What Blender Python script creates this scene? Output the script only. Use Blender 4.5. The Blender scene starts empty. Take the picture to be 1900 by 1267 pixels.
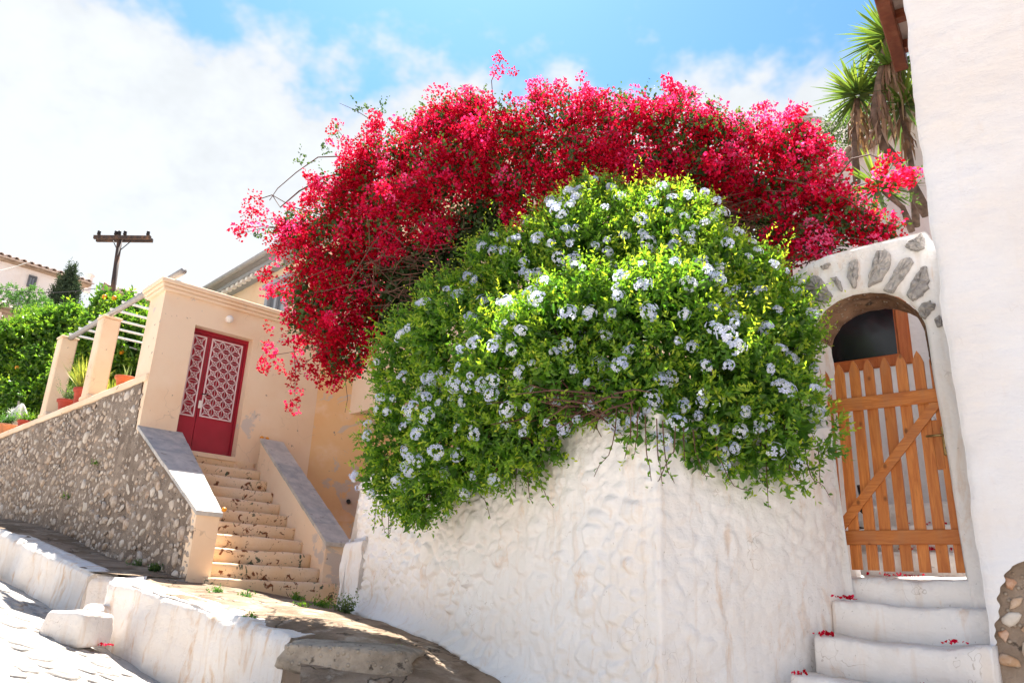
import bpy, math, random
import numpy as np
from mathutils import Matrix, Vector, Euler
random.seed(7); RNG = np.random.default_rng(7)
SC = bpy.context.scene
COL = SC.collection
R = math.radians
# ------------------------------------------------------------------ camera
F, CX, CY, EYE = 1425.0, 950.0, 633.5, 1.55
TH, RO = R(18.1), R(2.6)
fw = np.array([0, math.cos(TH), math.sin(TH)]); _u0 = np.array([0, -math.sin(TH), math.cos(TH)]); _r0 = np.array([1.0, 0, 0])
rt = math.cos(RO) * _r0 + math.sin(RO) * _u0
up = -math.sin(RO) * _r0 + math.cos(RO) * _u0
CAM = np.array([0, 0, EYE])
cd = bpy.data.cameras.new('camera'); cam = bpy.data.objects.new('camera', cd); COL.objects.link(cam)
cd.sensor_width = 36; cd.lens = 36 * F / 1900; cd.clip_start = 0.05; cd.clip_end = 2000
M = Matrix(((rt[0], up[0], -fw[0], 0), (rt[1], up[1], -fw[1], 0), (rt[2], up[2], -fw[2], EYE), (0, 0, 0, 1)))
cam.matrix_world = M
SC.camera = cam
# ------------------------------------------------------------------ light
SUN_AZ, SUN_EL = R(-8), R(62)
sl = bpy.data.lights.new('sun', 'SUN'); sun = bpy.data.objects.new('sun', sl); COL.objects.link(sun)
sl.energy = 5.0; sl.angle = R(0.5); sl.color = (1, 0.95, 0.86)
sd = Vector((math.sin(SUN_AZ) * math.cos(SUN_EL), math.cos(SUN_AZ) * math.cos(SUN_EL), math.sin(SUN_EL)))
sun.rotation_euler = sd.to_track_quat('Z', 'Y').to_euler(); sun.location = (0, 0, 30)
SC.view_settings.view_transform = 'Standard'; SC.view_settings.look = 'None'
SC.view_settings.exposure = 1.96; SC.view_settings.gamma = 1
SC.cycles.use_denoising = True
SC.cycles.max_bounces = 6; SC.cycles.diffuse_bounces = 4; SC.cycles.glossy_bounces = 2; SC.cycles.transmission_bounces = 4; SC.cycles.transparent_max_bounces = 4
wd = bpy.data.worlds.new('World'); SC.world = wd; wd.use_nodes = True


class NT:
    """small node-tree writer"""
    def __init__(s, tree):
        s.t = tree; tree.nodes.clear()
    def n(s, typ, props=None, **ins):
        nd = s.t.nodes.new(typ)
        for k, v in (props or {}).items(): setattr(nd, k, v)
        for k, v in ins.items():
            key = int(k[1:]) if k[0] == 'i' and k[1:].isdigit() else k.replace('_', ' ')
            so = nd.inputs[key]
            if isinstance(v, bpy.types.NodeSocket): s.t.links.new(v, so)
            else: so.default_value = v
        return nd
    def math(s, op, a, b=0.0, clamp=False):
        nd = s.n('ShaderNodeMath', {'operation': op, 'use_clamp': clamp}, i0=a, i1=b); return nd.outputs[0]
    def mix(s, f, a, b, mode='MIX'):
        nd = s.n('ShaderNodeMix', {'data_type': 'RGBA', 'blend_type': mode})
        for i, v in ((0, f), (6, a), (7, b)):
            if isinstance(v, bpy.types.NodeSocket): s.t.links.new(v, nd.inputs[i])
            else: nd.inputs[i].default_value = (v if i == 0 or len(v) == 4 else (*v, 1))
        return nd.outputs[2]
    def ss(s, v, lo, hi, a=0.0, b=1.0):
        nd = s.n('ShaderNodeMapRange', {'interpolation_type': 'SMOOTHSTEP'}, i0=v, i1=lo, i2=hi, i3=a, i4=b); return nd.outputs[0]
    def noise(s, vec, scale, detail=4, rough=0.55, dist=0.0):
        nd = s.n('ShaderNodeTexNoise', None, Vector=vec, Scale=scale, Detail=detail, Roughness=rough, Distortion=dist); return nd.outputs[0]
    def pos(s): return s.n('ShaderNodeNewGeometry').outputs['Position']
    def scalev(s, v, sc):
        return s.n('ShaderNodeMapping', None, Vector=v, Scale=sc).outputs[0]


w = NT(wd.node_tree)
sky = w.n('ShaderNodeTexSky', {'sky_type': 'NISHITA', 'sun_disc': False, 'sun_elevation': SUN_EL, 'sun_rotation': SUN_AZ, 'air_density': 1.0, 'dust_density': 0.6, 'ozone_density': 2.0})
tc = w.n('ShaderNodeTexCoord').outputs['Generated']
sx = w.n('ShaderNodeSeparateXYZ', None, Vector=tc).outputs
# clouds: a bank low over the horizon, higher towards -X, broken puffs above
n1 = w.noise(w.scalev(tc, (1.0, 1.0, 1.5)), 2.6, 4, 0.58, 0.0)
n2 = w.noise(w.scalev(tc, (1.0, 1.0, 1.3)), 9.0, 4, 0.64, 0.0)
cl = w.math('ADD', w.math('MULTIPLY', n1, 0.95), w.math('MULTIPLY', n2, 0.50))
bank = w.math('SUBTRACT', 0.60, sx[2])
cl = w.math('ADD', cl, w.math('MULTIPLY', bank, 2.6))
cmask = w.ss(cl, 0.67, 0.84)
skyc = w.mix(1.0, sky.outputs[0], (0.25, 0.40, 0.475, 1), 'MULTIPLY')
cden = w.ss(w.math('ADD', cl, w.math('MULTIPLY', n2, 0.8)), 1.1, 1.6, 0.88, 1.0)
cloudc = w.n('ShaderNodeVectorMath', {'operation': 'SCALE'}, i0=(2.02, 2.12, 2.22)); w.t.links.new(cden, cloudc.inputs['Scale'])
bg = w.n('ShaderNodeBackground', None, Color=w.mix(cmask, skyc, cloudc.outputs[0]), Strength=0.125)
w.t.links.new(bg.outputs[0], w.n('ShaderNodeOutputWorld').inputs[0])


# ------------------------------------------------------------------ pixel -> place helpers (layout arithmetic only)
def ray(px, py): return fw + (px - CX) / F * rt - (py - CY) / F * up
def at_y(px, py, y): d = ray(px, py); return CAM + d * (y / d[1])
def at_z(px, py, z): d = ray(px, py); return CAM + d * ((z - EYE) / d[2])
def at_line(px, py, p, dr):
    n = np.array([dr[1], -dr[0], 0.0]); d = ray(px, py)
    q = np.array([p[0], p[1], 0.0]); return CAM + d * (np.dot(q - CAM, n) / np.dot(d, n))
def az(deg): return np.array([math.sin(R(deg)), math.cos(R(deg))])


# ------------------------------------------------------------------ object helpers
ORG = {}
def finish(o, parent, org):
    COL.objects.link(o)
    if parent is not None:
        o.parent = parent; o.location = np.array(org) - ORG[parent.name]
    else: o.location = org
    ORG[o.name] = np.array(org, float)
    return o
def tag(o, label=None, cat=None, group=None, kind=None):
    if label: o['label'] = label
    if cat: o['category'] = cat
    if group: o['group'] = group
    if kind: o['kind'] = kind
    return o
def empty(name, loc, label, cat, group=None):
    o = bpy.data.objects.new(name, None); o.empty_display_size = 0.1
    finish(o, None, loc); return tag(o, label, cat, group)
def mesh(name, V, Fc, mats, smooth=False, attr=None):
    me = bpy.data.meshes.new(name)
    V = np.asarray(V, float)
    me.from_pydata(V.tolist(), [], Fc.tolist() if isinstance(Fc, np.ndarray) else Fc)
    for m in (mats if isinstance(mats, (list, tuple)) else [mats]): me.materials.append(m)
    if smooth: me.polygons.foreach_set('use_smooth', np.ones(len(me.polygons), bool))
    if attr is not None:
        a = me.attributes.new('rnd', 'FLOAT', 'POINT'); a.data.foreach_set('value', np.asarray(attr, np.float32))
    me.update(); return me
def obj(name, V, Fc, mat, parent=None, smooth=False, attr=None, org=None):
    V = np.asarray(V, float)
    if org is None:
        org = ORG[parent.name] if parent is not None else np.array([V[:, 0].mean(), V[:, 1].mean(), V[:, 2].min()])
    me = mesh(name, V - np.array(org), Fc, mat, smooth, attr)
    return finish(bpy.data.objects.new(name, me), parent, org)
def inst(name, me, loc, rot=(0, 0, 0), sc=(1, 1, 1), parent=None, mtx=None):
    o = bpy.data.objects.new(name, me); finish(o, parent, np.array(loc, float))
    if mtx is not None:
        o.rotation_euler = Matrix(mtx).to_euler()
    else: o.rotation_euler = rot
    o.scale = sc; return o


class MB:
    def __init__(s): s.V = []; s.F = []; s.A = []
    def add(s, V, Fc):
        b = len(s.V); s.V += [tuple(map(float, v)) for v in V]; s.F += [tuple(int(i) + b for i in f) for f in Fc]; return s
    def box(s, c, size, ax=None, bev=0.0):
        """c centre, size full lengths along ax rows"""
        ax = np.eye(3) if ax is None else np.array(ax, float)
        h = np.array(size, float) / 2; c = np.array(c, float)
        if bev <= 0:
            V = [c + ax[0] * h[0] * i + ax[1] * h[1] * j + ax[2] * h[2] * k for k in (-1, 1) for j in (-1, 1) for i in (-1, 1)]
            return s.add(V, [(0, 2, 3, 1), (4, 5, 7, 6), (0, 1, 5, 4), (2, 6, 7, 3), (0, 4, 6, 2), (1, 3, 7, 5)])
        b = min(bev, *(h * 0.9)); V = []; idx = {}
        for k in (-1, 1):
            for j in (-1, 1):
                for i in (-1, 1):
                    for a in range(3):
                        q = np.array([i, j, k], float) * (h - b); q[a] = (i, j, k)[a] * h[a]
                        idx[(i, j, k, a)] = len(V); V.append(c + q @ ax)
        Fc = []
        for a in range(3):
            o1, o2 = [x for x in range(3) if x != a]
            for sg in (-1, 1):
                f = []
                for p, q in ((-1, -1), (1, -1), (1, 1), (-1, 1)):
                    t = [0, 0, 0]; t[a] = sg; t[o1] = p; t[o2] = q; f.append(idx[(*t, a)])
                Fc.append(tuple(f))
        for a in range(3):
            o1, o2 = [x for x in range(3) if x != a]
            for p in (-1, 1):
                for q in (-1, 1):
                    f = []
                    for sg, b1 in ((-1, o1), (-1, o2), (1, o2), (1, o1)):
                        t = [0, 0, 0]; t[a] = sg; t[o1] = p; t[o2] = q; f.append(idx[(*t, b1)])
                    Fc.append(tuple(f))
        for k in (-1, 1):
            for j in (-1, 1):
                for i in (-1, 1): Fc.append(tuple(idx[(i, j, k, a)] for a in range(3)))
        return s.add(V, Fc)
    def prism(s, poly, vec):
        """poly: list of 3d points, extruded by vec"""
        n = len(poly); P = [np.array(p, float) for p in poly]; v = np.array(vec, float)
        return s.add(P + [p + v for p in P], [tuple(range(n - 1, -1, -1)), tuple(range(n, 2 * n))] + [(i, (i + 1) % n, n + (i + 1) % n, n + i) for i in range(n)])
    def tube(s, pts, rad, n=6, cap=True):
        P = [np.array(p, float) for p in pts]; m = len(P)
        rad = [rad] * m if np.isscalar(rad) else list(rad)
        V = []
        t0 = P[1] - P[0]; ref = np.array([0, 0, 1.0]) if abs(t0[2]) < 0.9 * np.linalg.norm(t0) else np.array([1.0, 0, 0])
        for i in range(m):
            t = P[min(i + 1, m - 1)] - P[max(i - 1, 0)]; t /= (np.linalg.norm(t) + 1e-9)
            a = np.cross(t, ref); a /= (np.linalg.norm(a) + 1e-9); b = np.cross(t, a)
            for k in range(n):
                q = 2 * math.pi * k / n; V.append(P[i] + rad[i] * (math.cos(q) * a + math.sin(q) * b))
        Fc = [(i * n + k, i * n + (k + 1) % n, (i + 1) * n + (k + 1) % n, (i + 1) * n + k) for i in range(m - 1) for k in range(n)]
        if cap: Fc += [tuple(range(n - 1, -1, -1)), tuple((m - 1) * n + k for k in range(n))]
        return s.add(V, Fc)
    def lathe(s, c, prof, n=20):
        c = np.array(c, float); V = []; m = len(prof)
        for r_, z in prof:
            for k in range(n):
                q = 2 * math.pi * k / n; V.append(c + np.array([r_ * math.cos(q), r_ * math.sin(q), z]))
        Fc = [(i * n + k, i * n + (k + 1) % n, (i + 1) * n + (k + 1) % n, (i + 1) * n + k) for i in range(m - 1) for k in range(n)]
        Fc += [tuple(range(n - 1, -1, -1)), tuple((m - 1) * n + k for k in range(n))]
        return s.add(V, Fc)
    def sphere(s, c, r_, n=12, m=8, sq=(1, 1, 1)):
        c = np.array(c, float)
        V = [c + np.array(sq) * r_ * np.array([math.sin(math.pi * i / m) * math.cos(2 * math.pi * k / n), math.sin(math.pi * i / m) * math.sin(2 * math.pi * k / n), math.cos(math.pi * i / m)]) for i in range(1, m) for k in range(n)]
        V += [c + np.array([0, 0, r_ * sq[2]]), c - np.array([0, 0, r_ * sq[2]])]
        Fc = [(i * n + k, (i + 1) * n + k, (i + 1) * n + (k + 1) % n, i * n + (k + 1) % n) for i in range(m - 2) for k in range(n)]
        T, B = (m - 1) * n, (m - 1) * n + 1
        Fc += [(T, k, (k + 1) % n) for k in range(n)] + [(B, (m - 2) * n + (k + 1) % n, (m - 2) * n + k) for k in range(n)]
        return s.add(V, Fc)
    def build(s, name, mat, parent=None, smooth=False, org=None): return obj(name, np.array(s.V), s.F, mat, parent, smooth, None, org)


def vnoise(P, scale, seed=0):
    """cheap smooth 3d value noise, -1..1"""
    P = np.asarray(P, float) * scale + seed * 17.31
    I = np.floor(P).astype(np.int64); f = P - I; f = f * f * (3 - 2 * f)
    def h(i, j, k):
        n = (i * 374761393 + j * 668265263 + k * 2147483647 + seed * 1274126177) & 0xffffffff
        n = ((n ^ (n >> 13)) * 1274126177) & 0xffffffff
        return ((n ^ (n >> 16)) & 0xffff) / 32767.5 - 1
    r_ = 0
    for a in (0, 1):
        for b in (0, 1):
            for c in (0, 1):
                wgt = (f[:, 0] if a else 1 - f[:, 0]) * (f[:, 1] if b else 1 - f[:, 1]) * (f[:, 2] if c else 1 - f[:, 2])
                r_ = r_ + wgt * h(I[:, 0] + a, I[:, 1] + b, I[:, 2] + c)
    return r_
def fbm(P, scale, seed=0, oct=3):
    r_ = 0; a = 1.0
    for o in range(oct): r_ = r_ + a * vnoise(P, scale * 2 ** o, seed + o); a *= 0.5
    return r_
def grid_faces(nr, nc):
    i = np.arange((nr - 1) * (nc - 1)); r_ = i // (nc - 1); c = i % (nc - 1); a = r_ * nc + c
    return np.stack([a, a + 1, a + nc + 1, a + nc], 1)
def tps(pts):
    """thin-plate height field through control points (x, y, z)"""
    P = np.array(pts, float); n = len(P)
    def phi(d): return np.where(d > 1e-9, d * d * np.log(d + 1e-12), 0)
    D = np.linalg.norm(P[:, None, :2] - P[None, :, :2], axis=2)
    A = np.zeros((n + 3, n + 3)); A[:n, :n] = phi(D) + 0.02 * np.eye(n); A[:n, n] = 1; A[:n, n + 1:] = P[:, :2]; A[n, :n] = 1; A[n + 1:, :n] = P[:, :2].T
    sol = np.linalg.solve(A, np.r_[P[:, 2], 0, 0, 0])
    def f(xy):
        xy = np.atleast_2d(xy)[:, :2]; D = np.linalg.norm(xy[:, None] - P[None, :, :2], axis=2)
        return phi(D) @ sol[:n] + sol[n] + xy @ sol[n + 1:]
    return f


# ------------------------------------------------------------------ materials
def material(name): 
    m = bpy.data.materials.new(name); m.use_nodes = True; return m, NT(m.node_tree)
def out(t, sh): t.t.links.new(sh, t.n('ShaderNodeOutputMaterial').inputs[0])
def pbsdf(t, col, rough=0.8, normal=None, metal=0.0, spec=0.3):
    k = dict(Base_Color=col if isinstance(col, bpy.types.NodeSocket) else (*col, 1), Roughness=rough, Metallic=metal)
    nd = t.n('ShaderNodeBsdfPrincipled', None, **k); nd.inputs['Specular IOR Level'].default_value = spec
    if normal is not None: t.t.links.new(normal, nd.inputs['Normal'])
    return nd.outputs[0]
def bump(t, h, strength=0.3, dist=0.02): return t.n('ShaderNodeBump', None, Height=h, Strength=strength, Distance=dist).outputs[0]

def m_simple(name, col, rough=0.6, var=0.12, scale=8, metal=0.0, spec=0.3, bs=0.15):
    m, t = material(name); p = t.pos(); n = t.noise(p, scale, 5)
    c = t.mix(t.ss(n, 0.3, 0.7), tuple(x * (1 - var) for x in col), tuple(min(1, x * (1 + var)) for x in col))
    out(t, pbsdf(t, c, rough, bump(t, t.noise(p, scale * 8, 4), bs, 0.01), metal, spec)); return m

def m_whitewash(name, base=(0.80, 0.78, 0.77), stain=(0.62, 0.42, 0.27), amt=0.5, lump=6.0, bs=0.35, lo=0.57):
    m, t = material(name); p = t.pos()
    big = t.noise(p, 1.3, 4); fine = t.noise(p, 24, 5, 0.65)
    c = t.mix(t.ss(big, 0.35, 0.7), base, tuple(x * f for x, f in zip(base, (0.97, 0.93, 0.89))))
    st = t.noise(t.scalev(p, (1.0, 1.0, 0.35)), 5.5, 6, 0.62, 0.6)
    c = t.mix(t.ss(st, lo, lo + 0.15, 0, amt), c, stain)
    sk = t.noise(t.scalev(p, (3.0, 3.0, 0.22)), 3.0, 5, 0.6, 0.2)
    c = t.mix(t.ss(sk, lo - 0.01, lo + 0.15, 0, amt * 0.6), c, (0.66, 0.52, 0.40))
    sp = t.noise(p, 42, 3, 0.5, 0.4)
    c = t.mix(t.ss(sp, 0.70, 0.76, 0, 0.5 * min(1, amt * 2)), c, (0.20, 0.16, 0.13))
    wv = t.n('ShaderNodeVectorMath', {'operation': 'ADD'}, i0=p, i1=t.n('ShaderNodeTexNoise', None, Vector=p, Scale=4.0, Detail=3.0).outputs[1]).outputs[0]
    ck = t.n('ShaderNodeTexVoronoi', {'feature': 'DISTANCE_TO_EDGE'}, Vector=wv, Scale=1.6).outputs[0]
    ckm = t.math('MULTIPLY', t.ss(ck, 0.0, 0.007, 1, 0), t.ss(t.noise(p, 2.1, 3), 0.52, 0.62))
    c = t.mix(t.math('MULTIPLY', ckm, 0.55 * min(1, amt * 2)), c, (0.34, 0.27, 0.22))
    tro = t.noise(t.scalev(p, (1.0, 1.0, 2.6)), 7.0, 5, 0.6)
    h = t.math('ADD', t.math('ADD', t.noise(p, lump, 4), t.math('MULTIPLY', tro, 0.7)), t.math('MULTIPLY', fine, 0.3))
    out(t, pbsdf(t, c, 0.85, bump(t, h, bs, 0.03))); return m

def m_peach(name, base=(0.83, 0.66, 0.495), under=(0.56, 0.50, 0.47), peel=0.625, chips=(0.30, 0.24, 0.20)):
    m, t = material(name); p = t.pos()
    big = t.noise(p, 0.9, 5, 0.6)
    c = t.mix(t.ss(big, 0.35, 0.7), base, tuple(x * f for x, f in zip(base, (0.95, 0.87, 0.80))))
    fade = t.noise(p, 2.2, 5, 0.6)
    c = t.mix(t.ss(fade, 0.5, 0.75, 0, 0.45), c, (0.86, 0.68, 0.53))
    pl = t.noise(p, 1.7, 7, 0.62, 0.5)
    c = t.mix(t.ss(pl, peel, peel + 0.03, 0, 0.8), c, under)
    ch = t.noise(p, 7.5, 6, 0.62, 0.7)
    c = t.mix(t.ss(ch, 0.675, 0.69), c, chips)
    cr = t.n('ShaderNodeTexVoronoi', {'feature': 'DISTANCE_TO_EDGE'}, Vector=t.n('ShaderNodeVectorMath', {'operation': 'ADD'}, i0=p, i1=t.n('ShaderNodeTexNoise', None, Vector=p, Scale=3.0).outputs[1]).outputs[0], Scale=0.9).outputs[0]
    crm = t.math('MULTIPLY', t.ss(cr, 0.0, 0.006, 1, 0), t.ss(big, 0.5, 0.6))
    c = t.mix(t.math('MULTIPLY', crm, 0.45), c, (0.36, 0.27, 0.2))
    h = t.math('SUBTRACT', t.math('ADD', t.noise(p, 5, 3), t.math('MULTIPLY', t.noise(p, 40, 4), 0.2)), t.math('MULTIPLY', t.ss(ch, 0.70, 0.715), 0.3))
    out(t, pbsdf(t, c, 0.85, bump(t, h, 0.3, 0.02))); return m

def m_step():
    m, t = material('worn_peach_paint'); p = t.pos()
    big = t.noise(p, 2.0, 5)
    c = t.mix(t.ss(big, 0.35, 0.7), (0.80, 0.57, 0.35), (0.82, 0.65, 0.48))
    ch = t.noise(p, 9.0, 6, 0.66, 1.2)
    sel = t.noise(p, 1.1, 3)
    ch2 = t.math('ADD', ch, t.math('MULTIPLY', sel, 0.22))
    sep = t.n('ShaderNodeSeparateXYZ', None, Vector=p).outputs
    ccol = t.mix(t.ss(t.noise(p, 3.0, 2), 0.52, 0.58), (0.20, 0.07, 0.03), (0.10, 0.12, 0.08))
    mk = t.ss(ch2, 0.705, 0.715)
    c = t.mix(mk, c, ccol)
    c = t.mix(t.ss(t.noise(p, 30, 3, 0.5), 0.68, 0.72, 0, 0.6), c, (0.22, 0.15, 0.1))
    h = t.math('SUBTRACT', t.noise(p, 14, 5), t.math('MULTIPLY', mk, 0.5))
    out(t, pbsdf(t, c, 0.85, bump(t, h, 0.4, 0.02))); return m

def m_mortar(name, a=(0.19, 0.145, 0.115), b=(0.33, 0.265, 0.215)):
    m, t = material(name); p = t.pos()
    n = t.noise(p, 3.0, 6, 0.65); f = t.noise(p, 45, 5, 0.7)
    c = t.mix(t.ss(n, 0.35, 0.68), a, b)
    c = t.mix(t.ss(f, 0.55, 0.8, 0, 0.6), c, (0.42, 0.36, 0.3))
    c = t.mix(t.ss(t.noise(p, 14, 4), 0.62, 0.70, 0, 0.8), c, (0.05, 0.04, 0.035))
    vv = t.n('ShaderNodeTexVoronoi', None, Vector=p, Scale=22.0).outputs[0]
    c = t.mix(t.ss(vv, 0.10, 0.26, 0.75, 0), c, (0.50, 0.42, 0.34))
    h = t.math('ADD', t.noise(p, 20, 6, 0.7), t.ss(vv, 0.1, 0.4, 0.5, 0))
    out(t, pbsdf(t, c, 0.95, bump(t, h, 0.9, 0.03), spec=0.1)); return m

def m_stone(name, cols, sc=16, rough=0.9, bs=0.5):
    """colour picked per stone"""
    m, t = material(name); p = t.pos()
    rnd = t.n('ShaderNodeObjectInfo').outputs['Random']
    at = t.n('ShaderNodeAttribute', {'attribute_name': 'rnd'}).outputs['Fac']
    rr = t.math('FRACT', t.math('ADD', rnd, at))
    cr = t.n('ShaderNodeValToRGB', None, Fac=rr); e = cr.color_ramp.elements
    cr.color_ramp.interpolation = 'CONSTANT'
    while len(e) < len(cols): e.new(0.5)
    for i, c in enumerate(cols): e[i].position = i / len(cols); e[i].color = (*c, 1)
    n = t.noise(p, sc, 6, 0.65, 0.4)
    c = t.mix(t.ss(n, 0.3, 0.72), cr.outputs[0], t.mix(0.5, cr.outputs[0], (0.80, 0.72, 0.64)))
    c = t.mix(t.ss(t.noise(p, sc * 1.7, 5, 0.6), 0.60, 0.72, 0, 0.6), c, t.mix(0.75, cr.outputs[0], (0.12, 0.08, 0.05)))
    out(t, pbsdf(t, c, rough, bump(t, t.noise(p, sc * 1.6, 6, 0.7), bs, 0.02), spec=0.2)); return m

def m_pavement():
    m, t = material('pavement_stone'); p = t.pos()
    n = t.noise(p, 1.6, 6, 0.65, 0.5); f = t.noise(p, 38, 5, 0.7)
    c = t.mix(t.ss(n, 0.35, 0.65), (0.17, 0.115, 0.075), (0.34, 0.25, 0.18))
    c = t.mix(t.ss(t.noise(p, 5, 6, 0.65), 0.52, 0.72, 0, 0.8), c, (0.50, 0.42, 0.34))
    vv = t.n('ShaderNodeTexVoronoi', {'feature': 'DISTANCE_TO_EDGE'}, Vector=t.n('ShaderNodeVectorMath', {'operation': 'ADD'}, i0=p, i1=t.n('ShaderNodeTexNoise', None, Vector=p, Scale=2.5, Detail=4.0).outputs[1]).outputs[0], Scale=0.9).outputs[0]
    ck = t.ss(vv, 0.0, 0.016, 1, 0)
    c = t.mix(t.math('MULTIPLY', ck, 0.8), c, (0.05, 0.04, 0.03))
    c = t.mix(t.ss(f, 0.6, 0.78, 0, 0.5), c, (0.55, 0.47, 0.40))
    h = t.math('SUBTRACT', t.math('ADD', t.noise(p, 8, 6, 0.7), t.math('MULTIPLY', f, 0.35)), t.math('MULTIPLY', ck, 0.6))
    out(t, pbsdf(t, c, 0.95, bump(t, h, 0.8, 0.04), spec=0.15)); return m

def m_wood(name, a, b, axis, knots=True, rough=0.55):
    """grain along world direction 'axis' (3-vector)"""
    m, t = material(name); tcn = t.n('ShaderNodeTexCoord').outputs['Object']
    rnd = t.n('ShaderNodeObjectInfo').outputs['Random']
    off = t.n('ShaderNodeCombineXYZ', None, X=t.math('MULTIPLY', rnd, 37.0), Y=t.math('MULTIPLY', rnd, 11.0), Z=0.0).outputs[0]
    p = t.n('ShaderNodeVectorMath', {'operation': 'ADD'}, i0=t.scalev(tcn, axis), i1=off).outputs[0]
    g = t.noise(p, 3.2, 6, 0.6, 1.6); g2 = t.noise(p, 12, 4, 0.6)
    c = t.mix(t.ss(g, 0.32, 0.70), a, b)
    c = t.mix(t.ss(g2, 0.5, 0.8, 0, 0.45), c, tuple(x * 0.45 for x in a))
    c = t.mix(t.math('MULTIPLY', rnd, 0.5), c, tuple(x * 0.62 for x in a))
    c = t.mix(t.ss(t.noise(t.scalev(tcn, (2, 2, .8)), 3.0, 4), 0.5, 0.75, 0, 0.45), c, (0.34, 0.17, 0.085))
    if knots:
        k = t.n('ShaderNodeTexVoronoi', None, Vector=t.scalev(t.n('ShaderNodeVectorMath', {'operation': 'ADD'}, i0=tcn, i1=off).outputs[0], (9, 9, 6)), Scale=1.0).outputs[0]
        c = t.mix(t.ss(k, 0.05, 0.17, 0.75, 0), c, tuple(x * 0.25 for x in a))
    out(t, pbsdf(t, c, rough, bump(t, g2, 0.25, 0.005), spec=0.4)); return m

def m_leaf(name, cols, trans=0.4, rough=0.45, tcol=None, gloss=0.05):
    m, t = material(name)
    at = t.n('ShaderNodeAttribute', {'attribute_name': 'rnd'}).outputs['Fac']
    cr = t.n('ShaderNodeValToRGB', None, Fac=at); e = cr.color_ramp.elements
    while len(e) < len(cols): e.new(0.5)
    for i, c in enumerate(cols): e[i].position = i / (len(cols) - 1); e[i].color = (*c, 1)
    col = cr.outputs[0]
    d = t.n('ShaderNodeMixShader', None, Fac=gloss, i1=t.n('ShaderNodeBsdfDiffuse', None, Color=col).outputs[0], i2=t.n('ShaderNodeBsdfGlossy', None, Color=(1, 1, 1, 1), Roughness=rough).outputs[0]) if gloss else t.n('ShaderNodeBsdfDiffuse', None, Color=col)
    tl = t.n('ShaderNodeBsdfTranslucent', None, Color=t.mix(1.0, col, tcol or (1.6, 1.6, 1.0, 1), 'MULTIPLY'))
    mx = t.n('ShaderNodeMixShader', None, Fac=trans, i1=d.outputs[0], i2=tl.outputs[0]); out(t, mx.outputs[0]); return m

MAT = {}
MAT['white'] = m_whitewash('whitewash_plaster', base=(0.80, 0.785, 0.785), amt=0.52, bs=0.55, lo=0.55)
MAT['white_dirty'] = m_whitewash('whitewash_worn', base=(0.78, 0.735, 0.70), amt=0.85, bs=0.6, lo=0.53)
MAT['white_house'] = m_whitewash('whitewash_house', base=(0.785, 0.785, 0.82), amt=0.10, lump=4, bs=0.55)
MAT['peach'] = m_peach('peach_plaster')
MAT['peach_clean'] = m_peach('peach_plaster_clean', base=(0.84, 0.67, 0.50), peel=0.8)
MAT['orange'] = m_peach('ochre_plaster', base=(0.77, 0.49, 0.25), under=(0.55, 0.45, 0.38), peel=0.55)
MAT['step'] = m_step()
MAT['mortar'] = m_mortar('brown_mortar')
MAT['mortar2'] = m_mortar('sand_mortar', (0.27, 0.2, 0.15), (0.42, 0.33, 0.26))
MAT['rubble'] = m_stone('rubble_stone', [(0.44, 0.35, 0.28), (0.36, 0.24, 0.16), (0.50, 0.43, 0.36), (0.26, 0.20, 0.16), (0.42, 0.30, 0.21), (0.30, 0.25, 0.22), (0.52, 0.45, 0.39), (0.23, 0.18, 0.145), (0.36, 0.28, 0.22), (0.30, 0.22, 0.17)])
MAT['rubble_red'] = m_stone('reddish_stone', [(0.45, 0.20, 0.09), (0.55, 0.42, 0.32), (0.50, 0.30, 0.17), (0.62, 0.55, 0.48)], 12)
MAT['arch_stone'] = m_stone('grey_arch_stone', [(0.27, 0.26, 0.265), (0.32, 0.305, 0.305), (0.24, 0.23, 0.23)], 22, bs=0.9)
MAT['soffit'] = m_mortar('arch_soffit_stone', (0.16, 0.085, 0.05), (0.36, 0.22, 0.14))
MAT['slate'] = m_stone('grey_slate', [(0.36, 0.35, 0.34), (0.42, 0.40, 0.38), (0.33, 0.335, 0.34)], 5, 0.75, 0.25)
MAT['pavement'] = m_pavement()
MAT['street'] = m_mortar('street_joint', (0.40, 0.37, 0.34), (0.55, 0.51, 0.475))
MAT['cobble'] = m_stone('whitewashed_cobble', [(0.20, 0.185, 0.17), (0.16, 0.145, 0.135), (0.25, 0.23, 0.215), (0.22, 0.20, 0.19)], 7)
MAT['boulder'] = m_mortar('rough_grey_stone', (0.22, 0.185, 0.15), (0.46, 0.39, 0.32))
MAT['red'] = m_simple('crimson_paint', (0.33, 0.009, 0.028), 0.35, 0.1, 3, spec=0.45, bs=0.05)
MAT['white_paint'] = m_simple('white_metal_paint', (0.78, 0.61, 0.63), 0.4, 0.05, 10, bs=0.05)
MAT['globe'] = m_simple('white_glass', (0.80, 0.76, 0.72), 0.2, 0.03, 10, spec=0.5, bs=0.0)
MAT['gate_wood'] = m_wood('pine_gate', (0.47, 0.135, 0.026), (0.67, 0.245, 0.055), (9, 9, 0.7))
MAT['gate_wood_h'] = m_wood('pine_gate_rail', (0.47, 0.135, 0.026), (0.68, 0.25, 0.055), (1.0, 1.0, 10))
MAT['frame_wood'] = m_wood('varnished_frame', (0.42, 0.10, 0.025), (0.55, 0.17, 0.045), (5, 5, 0.7), False, 0.35)
MAT['beam_wood'] = m_wood('brown_eave', (0.16, 0.045, 0.02), (0.28, 0.09, 0.04), (1, 1, 6), False)
MAT['pole_wood'] = m_wood('tarred_pole', (0.055, 0.038, 0.035), (0.10, 0.07, 0.062), (5, 5, 0.6), False, 0.8)
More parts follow.
